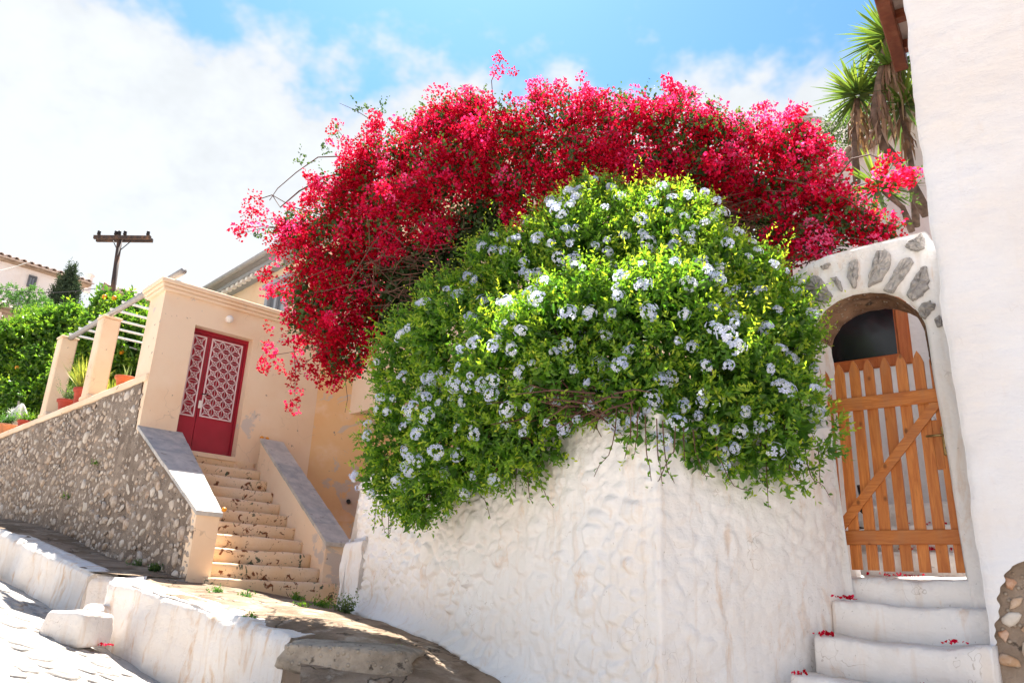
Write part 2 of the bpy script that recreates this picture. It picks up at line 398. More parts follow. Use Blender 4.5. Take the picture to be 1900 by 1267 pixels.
MAT['grey_wood'] = m_wood('weathered_grey_wood', (0.30, 0.28, 0.26), (0.42, 0.40, 0.37), (1, 1, 4), False, 0.8)
MAT['brass'] = m_simple('aged_brass', (0.32, 0.22, 0.09), 0.4, 0.25, 30, 0.8)
MAT['dark_metal'] = m_simple('dark_iron', (0.03, 0.028, 0.026), 0.5, 0.2, 30, 0.6)
MAT['pipe'] = m_simple('grey_pipe', (0.34, 0.33, 0.33), 0.5, 0.1, 12, 0.2)
MAT['pipe_white'] = m_simple('white_pipe', (0.78, 0.77, 0.76), 0.4, 0.05, 12)
m, t = material('dark_glass'); nd = t.n('ShaderNodeBsdfPrincipled', None, Base_Color=(0.012, 0.013, 0.016, 1), Roughness=0.12); out(t, nd.outputs[0]); MAT['glass'] = m
m, t = material('sky_glass'); nd = t.n('ShaderNodeBsdfPrincipled', None, Base_Color=(0.20, 0.22, 0.25, 1), Roughness=0.06, Metallic=0.35); out(t, nd.outputs[0]); MAT['glass2'] = m
MAT['terracotta'] = m_simple('terracotta', (0.50, 0.12, 0.045), 0.75, 0.15, 9)
MAT['terracotta_red'] = m_simple('red_terracotta', (0.36, 0.055, 0.035), 0.7, 0.15, 9)
MAT['terracotta_pale'] = m_simple('pale_terracotta', (0.58, 0.24, 0.12), 0.8, 0.15, 9)
MAT['soil'] = m_simple('soil', (0.06, 0.04, 0.03), 0.95, 0.3, 30)
MAT['tile'] = m_stone('roof_tile', [(0.42, 0.31, 0.26), (0.48, 0.38, 0.33), (0.36, 0.26, 0.22), (0.44, 0.34, 0.29)], 4)
MAT['far_white'] = m_whitewash('far_white', base=(0.74, 0.72, 0.74), amt=0.1)
MAT['far_pink'] = m_whitewash('far_pink', base=(0.83, 0.77, 0.76), amt=0.15)
MAT['blue_frame'] = m_simple('blue_grey_paint', (0.34, 0.37, 0.42), 0.6, 0.1, 6)
MAT['dark_frame'] = m_simple('dark_grey_paint', (0.10, 0.11, 0.13), 0.6, 0.1, 6)
MAT['bark'] = m_simple('bark', (0.17, 0.12, 0.09), 0.9, 0.35, 14, bs=0.6)
MAT['twig'] = m_simple('twig', (0.11, 0.055, 0.04), 0.85, 0.3, 14)
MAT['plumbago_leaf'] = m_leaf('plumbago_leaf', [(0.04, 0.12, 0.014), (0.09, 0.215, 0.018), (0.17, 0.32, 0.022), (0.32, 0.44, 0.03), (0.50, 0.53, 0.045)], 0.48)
MAT['petal'] = m_leaf('plumbago_petal', [(0.58, 0.64, 0.92), (0.73, 0.77, 0.95), (0.86, 0.88, 0.96)], 0.45, 0.6, (1, 1, 1, 1), 0)
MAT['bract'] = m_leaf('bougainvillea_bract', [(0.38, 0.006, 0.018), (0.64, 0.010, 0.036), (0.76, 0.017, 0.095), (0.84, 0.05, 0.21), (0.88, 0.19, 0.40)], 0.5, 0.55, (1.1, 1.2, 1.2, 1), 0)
MAT['boug_leaf'] = m_leaf('bougainvillea_leaf', [(0.02, 0.05, 0.012), (0.05, 0.11, 0.02), (0.12, 0.18, 0.03)], 0.35)
MAT['lemon_leaf'] = m_leaf('lemon_leaf', [(0.035, 0.10, 0.015), (0.075, 0.18, 0.02), (0.15, 0.28, 0.022), (0.30, 0.40, 0.03)], 0.42, 0.3)
MAT['cypress_leaf'] = m_leaf('cypress_leaf', [(0.012, 0.035, 0.012), (0.025, 0.06, 0.02), (0.04, 0.08, 0.025)], 0.15, 0.7)
MAT['mimosa_leaf'] = m_leaf('mimosa_leaf', [(0.04, 0.12, 0.03), (0.08, 0.19, 0.04), (0.12, 0.25, 0.05)], 0.4)
MAT['jasmine_leaf'] = m_leaf('jasmine_leaf', [(0.03, 0.06, 0.02), (0.06, 0.11, 0.03), (0.14, 0.19, 0.06)], 0.3)
MAT['white_petal'] = m_leaf('white_petal', [(0.70, 0.70, 0.62), (0.8, 0.8, 0.75)], 0.3, 0.6, (1, 1, 1, 1))
MAT['yucca_leaf'] = m_leaf('yucca_leaf', [(0.06, 0.11, 0.03), (0.12, 0.20, 0.035), (0.28, 0.36, 0.05)], 0.3, 0.35)
MAT['dry_leaf'] = m_leaf('dry_yucca_leaf', [(0.16, 0.08, 0.045), (0.30, 0.18, 0.11), (0.45, 0.32, 0.22)], 0.2, 0.8)
MAT['grass_leaf'] = m_leaf('pot_grass', [(0.12, 0.20, 0.03), (0.30, 0.34, 0.05), (0.48, 0.46, 0.10)], 0.4)
MAT['olive_leaf'] = m_leaf('olive_green_leaf', [(0.06, 0.10, 0.04), (0.12, 0.18, 0.07), (0.22, 0.27, 0.12)], 0.35)
MAT['lemon'] = m_simple('orange_fruit', (0.75, 0.30, 0.02), 0.4, 0.1, 10)
MAT['cloth'] = m_simple('white_cloth', (0.72, 0.68, 0.62), 0.9, 0.08, 6)
MAT['black'] = m_simple('black_ceramic', (0.02, 0.015, 0.015), 0.35, 0.2, 10)

# ================================================================== LAYOUT
U = np.array([math.sin(R(47)), math.cos(R(47))]); W = np.array([-U[1], U[0]])       # portal front / into portal
U3 = np.r_[U, 0]; W3 = np.r_[W, 0]; Z3 = np.array([0, 0, 1.0])
AX = [U3, W3, Z3]
A = np.array([-4.32, 11.54]); ZL = 3.316           # middle of the landing edge, landing height
RISE, RUN = 0.175, 0.258
def pf(u, w_, z): return np.r_[A + U * u + W * w_, z]
GD = 5.5
G0 = at_y(1562, 1063, GD); GU = np.array([math.sin(R(50)), -math.cos(R(50))]); GN = np.array([GU[1], -GU[0]])  # GN points into the yard? fixed below
if GN[1] < 0: GN = -GN
GU3 = np.r_[GU, 0]; GN3 = np.r_[GN, 0]
CORNER = np.array([0.93, 4.72]); WL = np.array([-1.62, 8.75])
WDIR = (WL - CORNER) / np.linalg.norm(WL - CORNER)
WDIRX = np.r_[WDIR, 0]
def on_gate(px, py, back=0.0): return at_line(px, py, G0[:2] + GN * back, GU)
def on_wall(px, py): return at_line(px, py, CORNER, WDIR)
B0 = pf(0, -10 * RUN, 0)
# rubble wall line: from the stair pillar to the portal corner and beyond
PILL = at_line(343, 1085, B0[:2] + W * RUN * 0.8, U)
PCORN = at_line(260, 781, A, U)
RW = (PCORN - PILL)[:2]; RW /= np.linalg.norm(RW)
def on_rub(px, py): return at_line(px, py, PILL, RW)
print('PILL', PILL, 'PCORN', PCORN, 'G0', G0, 'RWaz', math.degrees(math.atan2(*RW)))

# ------------------------------------------------------------------ ground surfaces
KL = at_y(205, 1078, 8.35); KR = at_y(530, 1188, 6.15)
wl_base = on_wall(660, 1137); wm_base = on_wall(790, 1180); wr_base = on_wall(940, 1262)
sb = np.r_[B0[:2], 1.405]
pv_pts = [KL, KR, wl_base, wm_base, wr_base, sb, sb + np.r_[-U * 0.8, 0.09], sb + np.r_[U * 0.7, -0.07], at_y(650, 1268, 5.55), at_y(800, 1268, 5.6), np.r_[CORNER, wr_base[2] - 0.38], np.r_[2.0, 4.6, 0.30], np.r_[0, 3.2, 0.25], np.r_[-1.3, 4.6, 0.52],
          0.5 * (KL + KR) + np.array([0.0, 0.0, 0.02]), at_y(640, 1180, 6.25)]
pav_z = tps(pv_pts)
print('pav', KL, KR, wl_base, wr_base)
def strip(name, LA, LB, zf, nu, nv, mat, nz=0.012, dz=0.0, skirt=0.5):
    """sheet between two plan polylines, height from zf"""
    def samp(L, n):
        L = np.array(L, float); d = np.r_[0, np.cumsum(np.linalg.norm(np.diff(L, axis=0), axis=1))]
        q = np.linspace(0, d[-1], n); return np.stack([np.interp(q, d, L[:, 0]), np.interp(q, d, L[:, 1])], 1)
    a, b = samp(LA, nu), samp(LB, nu); tt = np.linspace(0, 1, nv)[:, None, None]
    XY = (a[None] * (1 - tt) + b[None] * tt).reshape(-1, 2)
    z = zf(XY) + dz; P = np.c_[XY, z]
    P[:, 2] += nz * fbm(P, 2.5, 3, 4)
    o = obj(name, P, grid_faces(nv, nu), mat, None, True, org=(XY[:, 0].mean(), XY[:, 1].mean(), 0)); tag(o, kind='structure'); return o
wallface = [tuple(WL + np.array([0.05, 0.05])), tuple(CORNER + np.array([0.05, 0.15]))]
pav = strip('pavement', [KL[:2] + np.array([0.1, 0.1]), KR[:2] + np.array([0.1, 0.05]), (-1.2, 5.2), (0.2, 2.5)],
            [PILL[:2] + W * 0.3, B0[:2] + W * 0.35, WL + np.array([-0.05, 0.7]), CORNER + np.array([0.3, 0.3])], pav_z, 130, 90, MAT['pavement'], 0.016)

# street: everything below the kerbs, rising to the left
s1 = at_y(188, 1197, 8.25); s2 = at_line(300, 1267, KL, (KR - KL)[:2] / np.linalg.norm((KR - KL)[:2]))
UK1 = at_y(164, 1062, 8.75); UK0 = at_line(0, 985, UK1, RW); UKF = UK1 + np.r_[RW, 0] * 9; UKF[2] = UK0[2] + (UK0 - UK1)[2] * 0.6
ub1 = at_line(110, 1140, UK1, RW); ub0 = at_line(0, 1072, UK1, RW)
st_pts = [s1, s2, ub1, ub0, at_y(10, 1200, 6.6), at_y(120, 1255, 6.3), at_y(0, 1110, 8.5), np.r_[0, 0, 0.0], np.r_[-4, 1, 0.45], np.r_[3, 2, -0.2], np.r_[-1.4, 4.9, 0.42], np.r_[UKF[:2] + np.array([-1.5, -1]), UKF[2] - 0.4], np.r_[-9, 5, 1.2]]
st_zf = tps(st_pts)
print('street', s1, s2, ub1, ub0, 'UK', UK1, UK0, UKF)
street = strip('street', [(-30, 30), (-14, 16.5), tuple(UK1[:2] + np.array([.25, .25])), tuple(KR[:2] + np.array([.0, .15])), (-0.9, 4.6), (3.5, 3.2), (9, 1)],
               [(-45, 10), (-25, 5), (-12, 2), (-8, -1), (-5, -4), (0, -6), (8, -6)], lambda q: np.clip(st_zf(q), -1.5, 6), 130, 110, MAT['street'], 0.012)
ground = tag(obj('terrain', [(-400, -300, -1.8), (400, -300, -1.8), (400, 600, -1.8), (-400, 600, -1.8)], [(0, 1, 2, 3)], MAT['mortar2']), kind='structure')

def stone_mesh(name, mat, n=9, flat=0.5, seed=0, rims=(1.0, 0.93, 0.66), hs=(0.0, 0.55, 0.95)):
    rs = np.random.default_rng(seed); q = np.arange(n) / n * 2 * math.pi + rs.uniform(-.22, .22, n)
    rr = rs.uniform(0.62, 1.16, n); el = rs.uniform(0.65, 1.0)
    V = []
    for rim, h in zip(rims, hs):
        for i in range(n): V.append((rim * rr[i] * math.cos(q[i]), el * rim * rr[i] * math.sin(q[i]), flat * h * rs.uniform(0.8, 1.15)))
    V.append((0, 0, flat * rs.uniform(0.9, 1.15)))
    Fc = [(k * n + i, k * n + (i + 1) % n, (k + 1) * n + (i + 1) % n, (k + 1) * n + i) for k in range(len(rims) - 1) for i in range(n)]
    L = (len(rims) - 1) * n
    Fc += [(L + i, L + (i + 1) % n, len(V) - 1) for i in range(n)]
    return mesh(name, V, Fc, mat, True)

# cobbles in the street (the part the picture shows)
cob = [stone_mesh('stone', MAT['cobble'], 8, 0.16, 40 + i, (1.0, 0.95, 0.8), (-0.4, 0.6, 0.95)) for i in range(6)]
pts = []; rs = random.Random(5)
for tr in range(9000):
    x, y = rs.uniform(-7.5, -1.2), rs.uniform(4.3, 10.0)
    # keep to the street side of the kerbs
    q = np.array([x, y])
    k = (KR - KL)[:2]; nk = np.array([-k[1], k[0]]); nk /= np.linalg.norm(nk)
    if nk @ np.array([-1, -1]) < 0: nk = -nk
    if (q - KL[:2]) @ nk < 0.14 : continue
    nu_ = np.array([-RW[1], RW[0]]);  nu_ = nu_ if nu_ @ np.array([-1, -1]) > 0 else -nu_
    if (q - UK1[:2]) @ nu_ < 0.16: continue
    r_ = rs.uniform(0.075, 0.20)
    if any((x - a) ** 2 + (y - b) ** 2 < (0.86 * (r_ + c)) ** 2 for a, b, c in pts): continue
    zz = float(st_zf([[x, y]])[0]); d = np.array([x, y, zz]) - CAM; zc = d @ fw
    px = CX + F * (d @ rt) / zc; py = CY - F * (d @ up) / zc
    if px < -60 or py > 1330 or px > 620: continue
    pts.append((x, y, r_))
    if len(pts) >= 290: break
for i, (x, y, r_) in enumerate(pts):
    e = 0.05; gz = st_zf([[x - e, y], [x + e, y], [x, y - e], [x, y + e], [x, y]])
    nrm = Vector((-(gz[1] - gz[0]) / (2 * e), -(gz[3] - gz[2]) / (2 * e), 1)).normalized()
    rot = nrm.to_track_quat('Z', 'Y').to_matrix() @ Matrix.Rotation(rs.uniform(0, 6.28), 3, 'Z')
    inst('stone', cob[i % 6], (x, y, gz[4] - 0.004), sc=(r_, r_, 0.12), parent=street, mtx=rot)

# ------------------------------------------------------------------ lumpy swept walls
def sweep(name, path, th, mat, seed=1, amp=0.02, nseg=60, nh=14, side=1, rnd=0.06, parent=None, nt=6):
    """path rows (x, y, z_bottom, z_top): wall whose visible face runs along the path; thickness towards 'side'"""
    path = np.array(path, float); d = np.r_[0, np.cumsum(np.linalg.norm(np.diff(path[:, :2], axis=0), axis=1))]
    q = np.linspace(0, d[-1], nseg); Pp = np.stack([np.interp(q, d, path[:, k]) for k in range(4)], 1)
    tg = np.gradient(Pp[:, :2], axis=0); tg /= np.linalg.norm(tg, axis=1)[:, None]; nn = np.stack([-tg[:, 1], tg[:, 0]], 1) * side
    prof = []                                           # (offset into wall 0..1, height 0..1, outward normal o, up)
    for v in np.linspace(0, 1, nh): prof.append((0, v, -1, 0))
    for v in np.linspace(0, 1, nt + 2)[1:-1]: prof.append((v, 1, 0, 1))
    for v in np.linspace(1, 0, 6): prof.append((1, v, 1, 0))
    m_ = len(prof); V = np.zeros((nseg, m_, 3)); N = np.zeros_like(V)
    for j, (o, v, no, nu_) in enumerate(prof):
        z = Pp[:, 2] * (1 - v) + Pp[:, 3] * v
        oo = o * th
        if o == 0 and v > 0.85: oo = rnd * ((v - 0.85) / 0.15) ** 2 * 0.6
        if o == 0 and v == 1: z = z - rnd * 0.45
        if 0 < o < 1: z = z + 0
        V[:, j, :2] = Pp[:, :2] + nn * oo; V[:, j, 2] = z
        N[:, j, :2] = nn * no; N[:, j, 2] = nu_
    V = V.reshape(-1, 3); N = N.reshape(-1, 3)
    V = V + N * (amp * fbm(V, 3.0, seed, 4))[:, None]
    Fc = grid_faces(nseg, m_).tolist()
    Fc = [tuple(f) for f in Fc] + [tuple(range(m_)), tuple((nseg - 1) * m_ + k for k in range(m_ - 1, -1, -1))]
    return obj(name, V, Fc, mat, parent, True)

kd = (KR - KL)[:2] / np.linalg.norm((KR - KL)[:2])
kb = sweep('low_wall', [(KL[0] - kd[0] * .02, KL[1] - kd[1] * .02, s1[2] - 0.1, KL[2] + 0.03), ((KL + KR)[0] / 2, (KL + KR)[1] / 2, float(st_zf((KL + KR)[None, :2] / 2)[0]) - 0.1, (KL + KR)[2] / 2 + 0.045), (KR[0], KR[1], float(st_zf(KR[None, :2])[0]) - 0.2, KR[2] + 0.02)], 0.30, MAT['white_dirty'], 3, 0.03, 110, 26, side=1)
tag(kb, 'whitewashed low kerb wall in front of the staircase, above the bright street', 'low wall')
kb2 = sweep('low_wall', [(UK1[0], UK1[1], ub1[2] - 0.2, UK1[2]), (UK0[0], UK0[1], ub0[2] - 0.2, UK0[2]), (UKF[0], UKF[1], UKF[2] - 0.8, UKF[2])], 0.32, MAT['white_dirty'], 5, 0.03, 170, 24, side=-1)
tag(kb2, 'long whitewashed kerb wall below the rubble wall, climbing left along the street', 'low wall')

# upper walkway between the kerb and the rubble wall
f1, f0 = on_rub(343, 1074), on_rub(0, 962)
ff = on_rub(180, 1024)
print('foot', f1, ff, f0)
FAR = PILL[:2] + RW * 14
up_pts = [f1, f0, ff, UK1 - np.r_[0, 0, .02], UK0 - np.r_[0, 0, .02], UKF, np.r_[FAR, f0[2] + (f0 - ff)[2] / np.linalg.norm((f0 - ff)[:2]) * np.linalg.norm(FAR - f0[:2]) * 0.7]]
upz = tps(up_pts)
inn = np.array([RW[1], -RW[0]]); inn = inn if inn[1] > 0 else -inn
uw = strip('walkway', [UK1[:2] + inn * 0.06, UK0[:2] + inn * 0.06, UKF[:2]], [PILL[:2] - RW * 0.02 + inn * .1, on_rub(0, 962)[:2] + inn * .1, FAR + inn * .1], upz, 120, 24, MAT['pavement'], 0.012, dz=0.012)
# end face of the walkway: a dark slab end and white end wall
e0 = UK1[:2] + inn * 0.0; e1 = PILL[:2] - RW * 0.03
mid = e0 * 0.42 + e1 * 0.58
o = sweep('walkway_end', [(*e0, s1[2] - .1, UK1[2] - 0.02), (*mid, 1.2, float(upz(mid[None])[0]) + 0.0)], 0.3, MAT['white_dirty'], 9, 0.02, 40, 18, side=1)
tag(o, 'whitewashed end of the upper walkway above the little street step', 'wall end')
o = sweep('slab', [(*mid, 1.2, float(upz(mid[None])[0]) + 0.015), (*(e1 + (e1 - mid) * 0.02), 1.2, float(upz(e1[None])[0]) + 0.015)], 0.5, MAT['boulder'], 11, 0.012, 24, 10, side=1)
tag(o, 'dark brown stone slab ending the walkway beside the stair pillar', 'slab')

# small white block step in the street, and a ledge behind it
bk = at_y(140, 1190, 7.75)
def rock(name, c, size, ang, mat, label, cat, seed, amp=0.15, n=3, sq=6.0, group=None):
    """superellipsoid block, noisy"""
    m_, k_ = 28, 16; V = []
    def sp(x, p): return math.copysign(abs(x) ** p, x)
    for i in range(k_ + 1):
        a_ = -math.pi / 2 + math.pi * i / k_
        for j in range(m_):
            b_ = 2 * math.pi * j / m_; e = 2 / sq
            V.append((sp(math.cos(a_), e) * sp(math.cos(b_), e), sp(math.cos(a_), e) * sp(math.sin(b_), e), sp(math.sin(a_), e)))
    V = np.array(V); V = V * (1 + amp * fbm(V, 1.1, seed, 4)[:, None])
    V = V * np.array(size) / 2; ca, sa = math.cos(ang), math.sin(ang)
    V = np.c_[V[:, 0] * ca - V[:, 1] * sa, V[:, 0] * sa + V[:, 1] * ca, V[:, 2] + size[2] / 2] + np.array(c)
    Fc = [(i * m_ + j, i * m_ + (j + 1) % m_, (i + 1) * m_ + (j + 1) % m_, (i + 1) * m_ + j) for i in range(k_) for j in range(m_)]
    return tag(obj(name, V, Fc, mat, None, True), label, cat, group)
rock('stone_block', bk + np.array([0, 0, -0.03]), (0.50, 0.42, 0.30), R(-20), MAT['white_dirty'], 'worn whitewashed stone block used as a step in the street', 'step', 4, 0.09, sq=9)
lp = at_y(183, 1160, 8.3)
rock('stone_ledge', lp + np.array([0, 0, -0.32]), (0.36, 0.30, 0.52), R(-35), MAT['white_dirty'], 'whitewashed stone ledge tucked between the two kerb walls', 'ledge', 8, 0.06, sq=5)
# rough grey slab at the end of the front kerb
sp_ = at_y(645, 1252, 5.85)
rock('stone_slab', np.array([sp_[0], sp_[1] + 0.18, sp_[2] - 0.02]), (1.02, 0.60, 0.22), R(-7), MAT['boulder'], 'rough grey stone slab forming a step in the pavement', 'slab', 12, 0.16, sq=5)
sp2 = at_y(575, 1215, 6.0)
rock('loose_stone', sp2 + np.array([0, .05, -0.01]), (0.28, 0.2, 0.11), R(10), MAT['boulder'], 'small loose grey stone lying at the end of the kerb', 'stone', 14, 0.2, sq=3)

# ------------------------------------------------------------------ rubble retaining wall
top_r = on_rub(262, 712); top_l = on_rub(0, 805)
zt = 0.5 * (top_r[2] + top_l[2]); print('wall top z', top_r, top_l)
def rub(s_, z, o=0.0): return np.r_[PILL[:2] + RW * s_ - inn * o, z]
sC = (PCORN[:2] - PILL[:2]) @ RW; sL = 15.0
def rub_top(s_):                       # slope under the coping, then level
    s_ = np.asarray(s_, float)
    return np.where(s_ < sC + 0.02, 2.248 + (3.507 - 2.248) * s_ / (sC + 0.02), np.where(s_ < sC + 0.12, 3.52, zt - 0.05))
ns, nh = 260, 40
S = np.linspace(0.0, sL, ns); V = []
for s_ in S:
    xy = PILL[:2] + RW * s_; zb = float(upz(xy[None])[0]) - 0.25
    for z in np.linspace(zb, float(rub_top(s_)), nh): V.append((*xy, z))
V = np.array(V); V[:, :2] -= inn * (0.022 * fbm(V, 3.2, 21, 4))[:, None]
nV = len(V); back = [rub(s_, float(rub_top(s_)), -0.16) for s_ in S] + [rub(s_, 0.8, -0.16) for s_ in S]
Fc = [tuple(f) for f in grid_faces(ns, nh).tolist()]
Fc += [(i * nh + nh - 1, (i + 1) * nh + nh - 1, nV + i + 1, nV + i) for i in range(ns - 1)] + [(nV + i, nV + i + 1, nV + ns + i + 1, nV + ns + i) for i in range(ns - 1)]
rw = empty('rubble_wall', (*PILL[:2], 1.4), 'brown rubble stone retaining wall with pale stones left of the staircase', 'wall')
obj('mortar', np.vstack([V, back]), Fc, MAT['mortar'], rw, True)
rm = [stone_mesh('stone', MAT['rubble'], 8, 0.34, 70 + i, (1.0, 0.86, 0.5), (-0.3, 0.7, 0.95)) for i in range(10)]
cand = []; rs = random.Random(3)
gridc = {}
for tr in range(26000):
    s_ = rs.uniform(0.02, 11.5)
    xy = PILL[:2] + RW * s_; zb = float(np.interp(s_, [0, 12], [float(upz(PILL[None, :2])[0]), float(upz((PILL[:2] + RW * 12)[None])[0])]))
    z = rs.uniform(zb, float(rub_top(s_)))
    big = rs.random()
    r_ = (0.026 + 0.04 * rs.random()) if tr > 4000 else (0.045 + 0.06 * big * big) if tr > 260 else (0.07 + 0.05 * big)
    if z + r_ > rub_top(s_) or s_ - r_ < 0: continue
    g = (int(s_ / 0.25), int(z / 0.25)); ok = True
    for a in (-1, 0, 1):
        for b in (-1, 0, 1):
            for (s2, z2, r2) in gridc.get((g[0] + a, g[1] + b), ()):
                if (s_ - s2) ** 2 + (z - z2) ** 2 < (0.93 * (r_ + r2)) ** 2: ok = False; break
            if not ok: break
        if not ok: break
    if not ok: continue
    gridc.setdefault(g, []).append((s_, z, r_)); dist = np.linalg.norm(np.r_[xy, z] - CAM)
    cand.append((r_ / dist, s_, z, r_))
cand.sort(reverse=True)
RX = np.r_[RW, 0]; RN = np.r_[-inn, 0]
def rot_on(xax, nrm, ang):
    x = np.array(xax, float); n = np.array(nrm, float); y = np.cross(n, x)
    x2 = math.cos(ang) * x + math.sin(ang) * y; y2 = np.cross(n, x2)
    return ((x2[0], y2[0], n[0]), (x2[1], y2[1], n[1]), (x2[2], y2[2], n[2]))
rest = MB(); restA = []
for i, (_, s_, z, r_) in enumerate(cand):
    mt = rot_on(RX, RN, rs.uniform(-0.9, 0.9)); loc = rub(s_, z, 0.0)
    sc_ = (r_ * rs.uniform(0.9, 1.15), r_ * rs.uniform(0.6, 1.0), r_ * rs.uniform(0.5, 1.0))
    if i < 299: inst('stone', rm[i % 10], loc, sc=sc_, parent=rw, mtx=mt)
    else:
        me = rm[i % 10]; co = np.array([v.co[:] for v in me.vertices]) * np.array(sc_)
        b = np.array(mt) @ co.T; n0 = len(rest.V); rest.add(b.T + loc, [tuple(p.vertices) for p in me.polygons]); restA += [rs.random()] * len(co)
print('stones', len(cand))
tag(obj('small_stones', np.array(rest.V), rest.F, MAT['rubble'], rw, True, restA), kind='stuff')
# thin peach coping strip along the level top
cb = MB(); c0, c1 = sC + 0.02, sL
cb.box((rub((c0 + c1) / 2, zt + 0.005, -0.17)), (c1 - c0, 0.40, 0.11), [RX, np.r_[inn, 0], Z3], 0.015)
cb.build('coping', MAT['peach_clean'], rw)

# ------------------------------------------------------------------ terrace behind the wall
ter = tag(obj('terrace_ground', [rub(sC + 0.5, zt - .02, -0.3), rub(16, zt - .02, -0.3), np.r_[-40, 40, zt - .02], np.r_[6, 40, zt - .02], np.r_[6, 17, zt - 0.02], pf(1.4, 0.7, zt - .02)], [(0, 1, 2, 3, 4, 5)], MAT['mortar2']), kind='structure')

# ------------------------------------------------------------------ staircase
stc = empty('staircase', pf(0, -10 * RUN, 1.35), 'steep peach staircase with peeling paint climbing to the red door', 'staircase')
SU0, SU1 = -0.56, 0.56
for k in range(11):
    z1 = 1.566 + RISE * k; w0 = -(10 - k) * RUN
    mb = MB()
    ex = 0.05 if k < 2 else 0
    wid = (-0.93 + 0.034 * k, SU1 + (0.10 if k == 0 else 0.04))
    n = 22; prof = []
    dep = RUN + 0.14
    # profile front edge rounded, slightly sagging
    pr = [(0.006, -0.34 if k == 0 else -RISE - 0.05), (0.0, -0.05), (0.004, -0.02), (0.02, -0.004), (0.05, 0.0), (dep, 0.0), (dep, -0.30)]
    V = []
    for i in range(n + 1):
        uu = wid[0] + (wid[1] - wid[0]) * i / n
        for (a, b) in pr: V.append(pf(uu, w0 + a, z1 + b))
    V = np.array(V); V += (0.010 * fbm(V, 4, 30 + k, 3))[:, None] * np.array([-W[0], -W[1], 0.7])
    q = len(pr); Fc = [(i * q + j, (i + 1) * q + j, (i + 1) * q + (j + 1) % q, i * q + (j + 1) % q) for i in range(n) for j in range(q)]
    Fc += [tuple(range(q)), tuple(n * q + j for j in range(q - 1, -1, -1))]
    obj('step', V, Fc, MAT['step'], stc, True)
mb = MB(); mb.box(pf(0, 0.30, ZL - 0.13), (1.3, 0.4, 0.2), AX); mb.build('landing', MAT['step'], stc)
# left parapet: pillar end + slope under slate slabs (coping follows the rubble wall edge)
def para(name, pbot, ptop, width_b, width_t, zb, z_ground, mat, side, lead):
    """side wall of the stair: pbot/ptop are (u, w) of its stair-side lower/upper corners, slab tops follow"""
    pass
LO_B = PILL[:2]; LI_B = at_line(410, 946, PILL[:2], U)          # outer / inner front corners of left pillar (plan)
zc_b = 0.5 * (at_line(353, 945, PILL, U)[2] + LI_B[2]); print('pillar top z', zc_b, 'LI', LI_B, (LI_B[:2] - A) @ U, (PILL[:2] - A) @ U)
LO_T = PILL[:2] + RW * (sC + 0.02); LI_T = A + U * (-0.60) + W * (0.02)
zc_t = at_line(300, 782, A, U)[2] - 0.10; print('zc_t', zc_t)
pl = empty('stair_parapet', (*LO_B, 1.4), 'sloping left stair parapet with peach end pillar and slate coping', 'parapet')
mb = MB(); lift = 0.035
bot = 1.25
nL = 14
quad = lambda s_: (LO_B + (LO_T - LO_B) * s_ + (np.array(RX[:2]) * 0), LI_B[:2] + (LI_T - LI_B[:2]) * s_)
V = []; Fc = []
ins = 0.012
for i in range(nL + 1):
    a, b = quad(i / nL); zz = zc_b + (zc_t - zc_b) * i / nL - 0.05
    a = a + inn * 0.09 if i > 1 else a + inn * 0.0
    for P_, z in ((a, bot), (a, zz), (b, zz), (b, bot)): V.append((*P_, z))
for i in range(nL):
    for j in range(4): Fc.append((i * 4 + j, i * 4 + (j + 1) % 4, (i + 1) * 4 + (j + 1) % 4, (i + 1) * 4 + j))
Fc += [(3, 2, 1, 0), tuple(nL * 4 + j for j in range(4))]
obj('wall', V, Fc, MAT['peach'], pl)
nslab = 6
def slabs(parent, q, zb_, zt_, n_, th, gap=0.006, over=0.025, lead=0.03, jit=1):
    for i in range(n_):
        s0, s1_ = i / n_, (i + 1) / n_
        a0, b0 = q(s0); a1, b1 = q(s1_); z0 = zb_ + (zt_ - zb_) * s0; z1 = zb_ + (zt_ - zb_) * s1_
        dx = (a1 - a0) / np.linalg.norm(a1 - a0) * gap; ac = (b0 - a0) / np.linalg.norm(b0 - a0) * over
        if i == 0: a0 = a0 - dx / gap * lead; b0 = b0 - dx / gap * lead; z0 -= lead * (zt_ - zb_) / np.linalg.norm(q(1)[0] - q(0)[0])
        e = random.uniform(-.004, .004) * jit
        bt = [np.r_[a0 - ac + dx, z0 - th + e], np.r_[b0 + ac + dx, z0 - th + e], np.r_[b1 + ac - dx, z1 - th + e], np.r_[a1 - ac - dx, z1 - th + e]]
        m2 = MB(); m2.prism(bt, (0, 0, th)); m2.build('slab', MAT['slate'], parent)
slabs(pl, quad, zc_b, zc_t, nslab, 0.05, over=0.02)
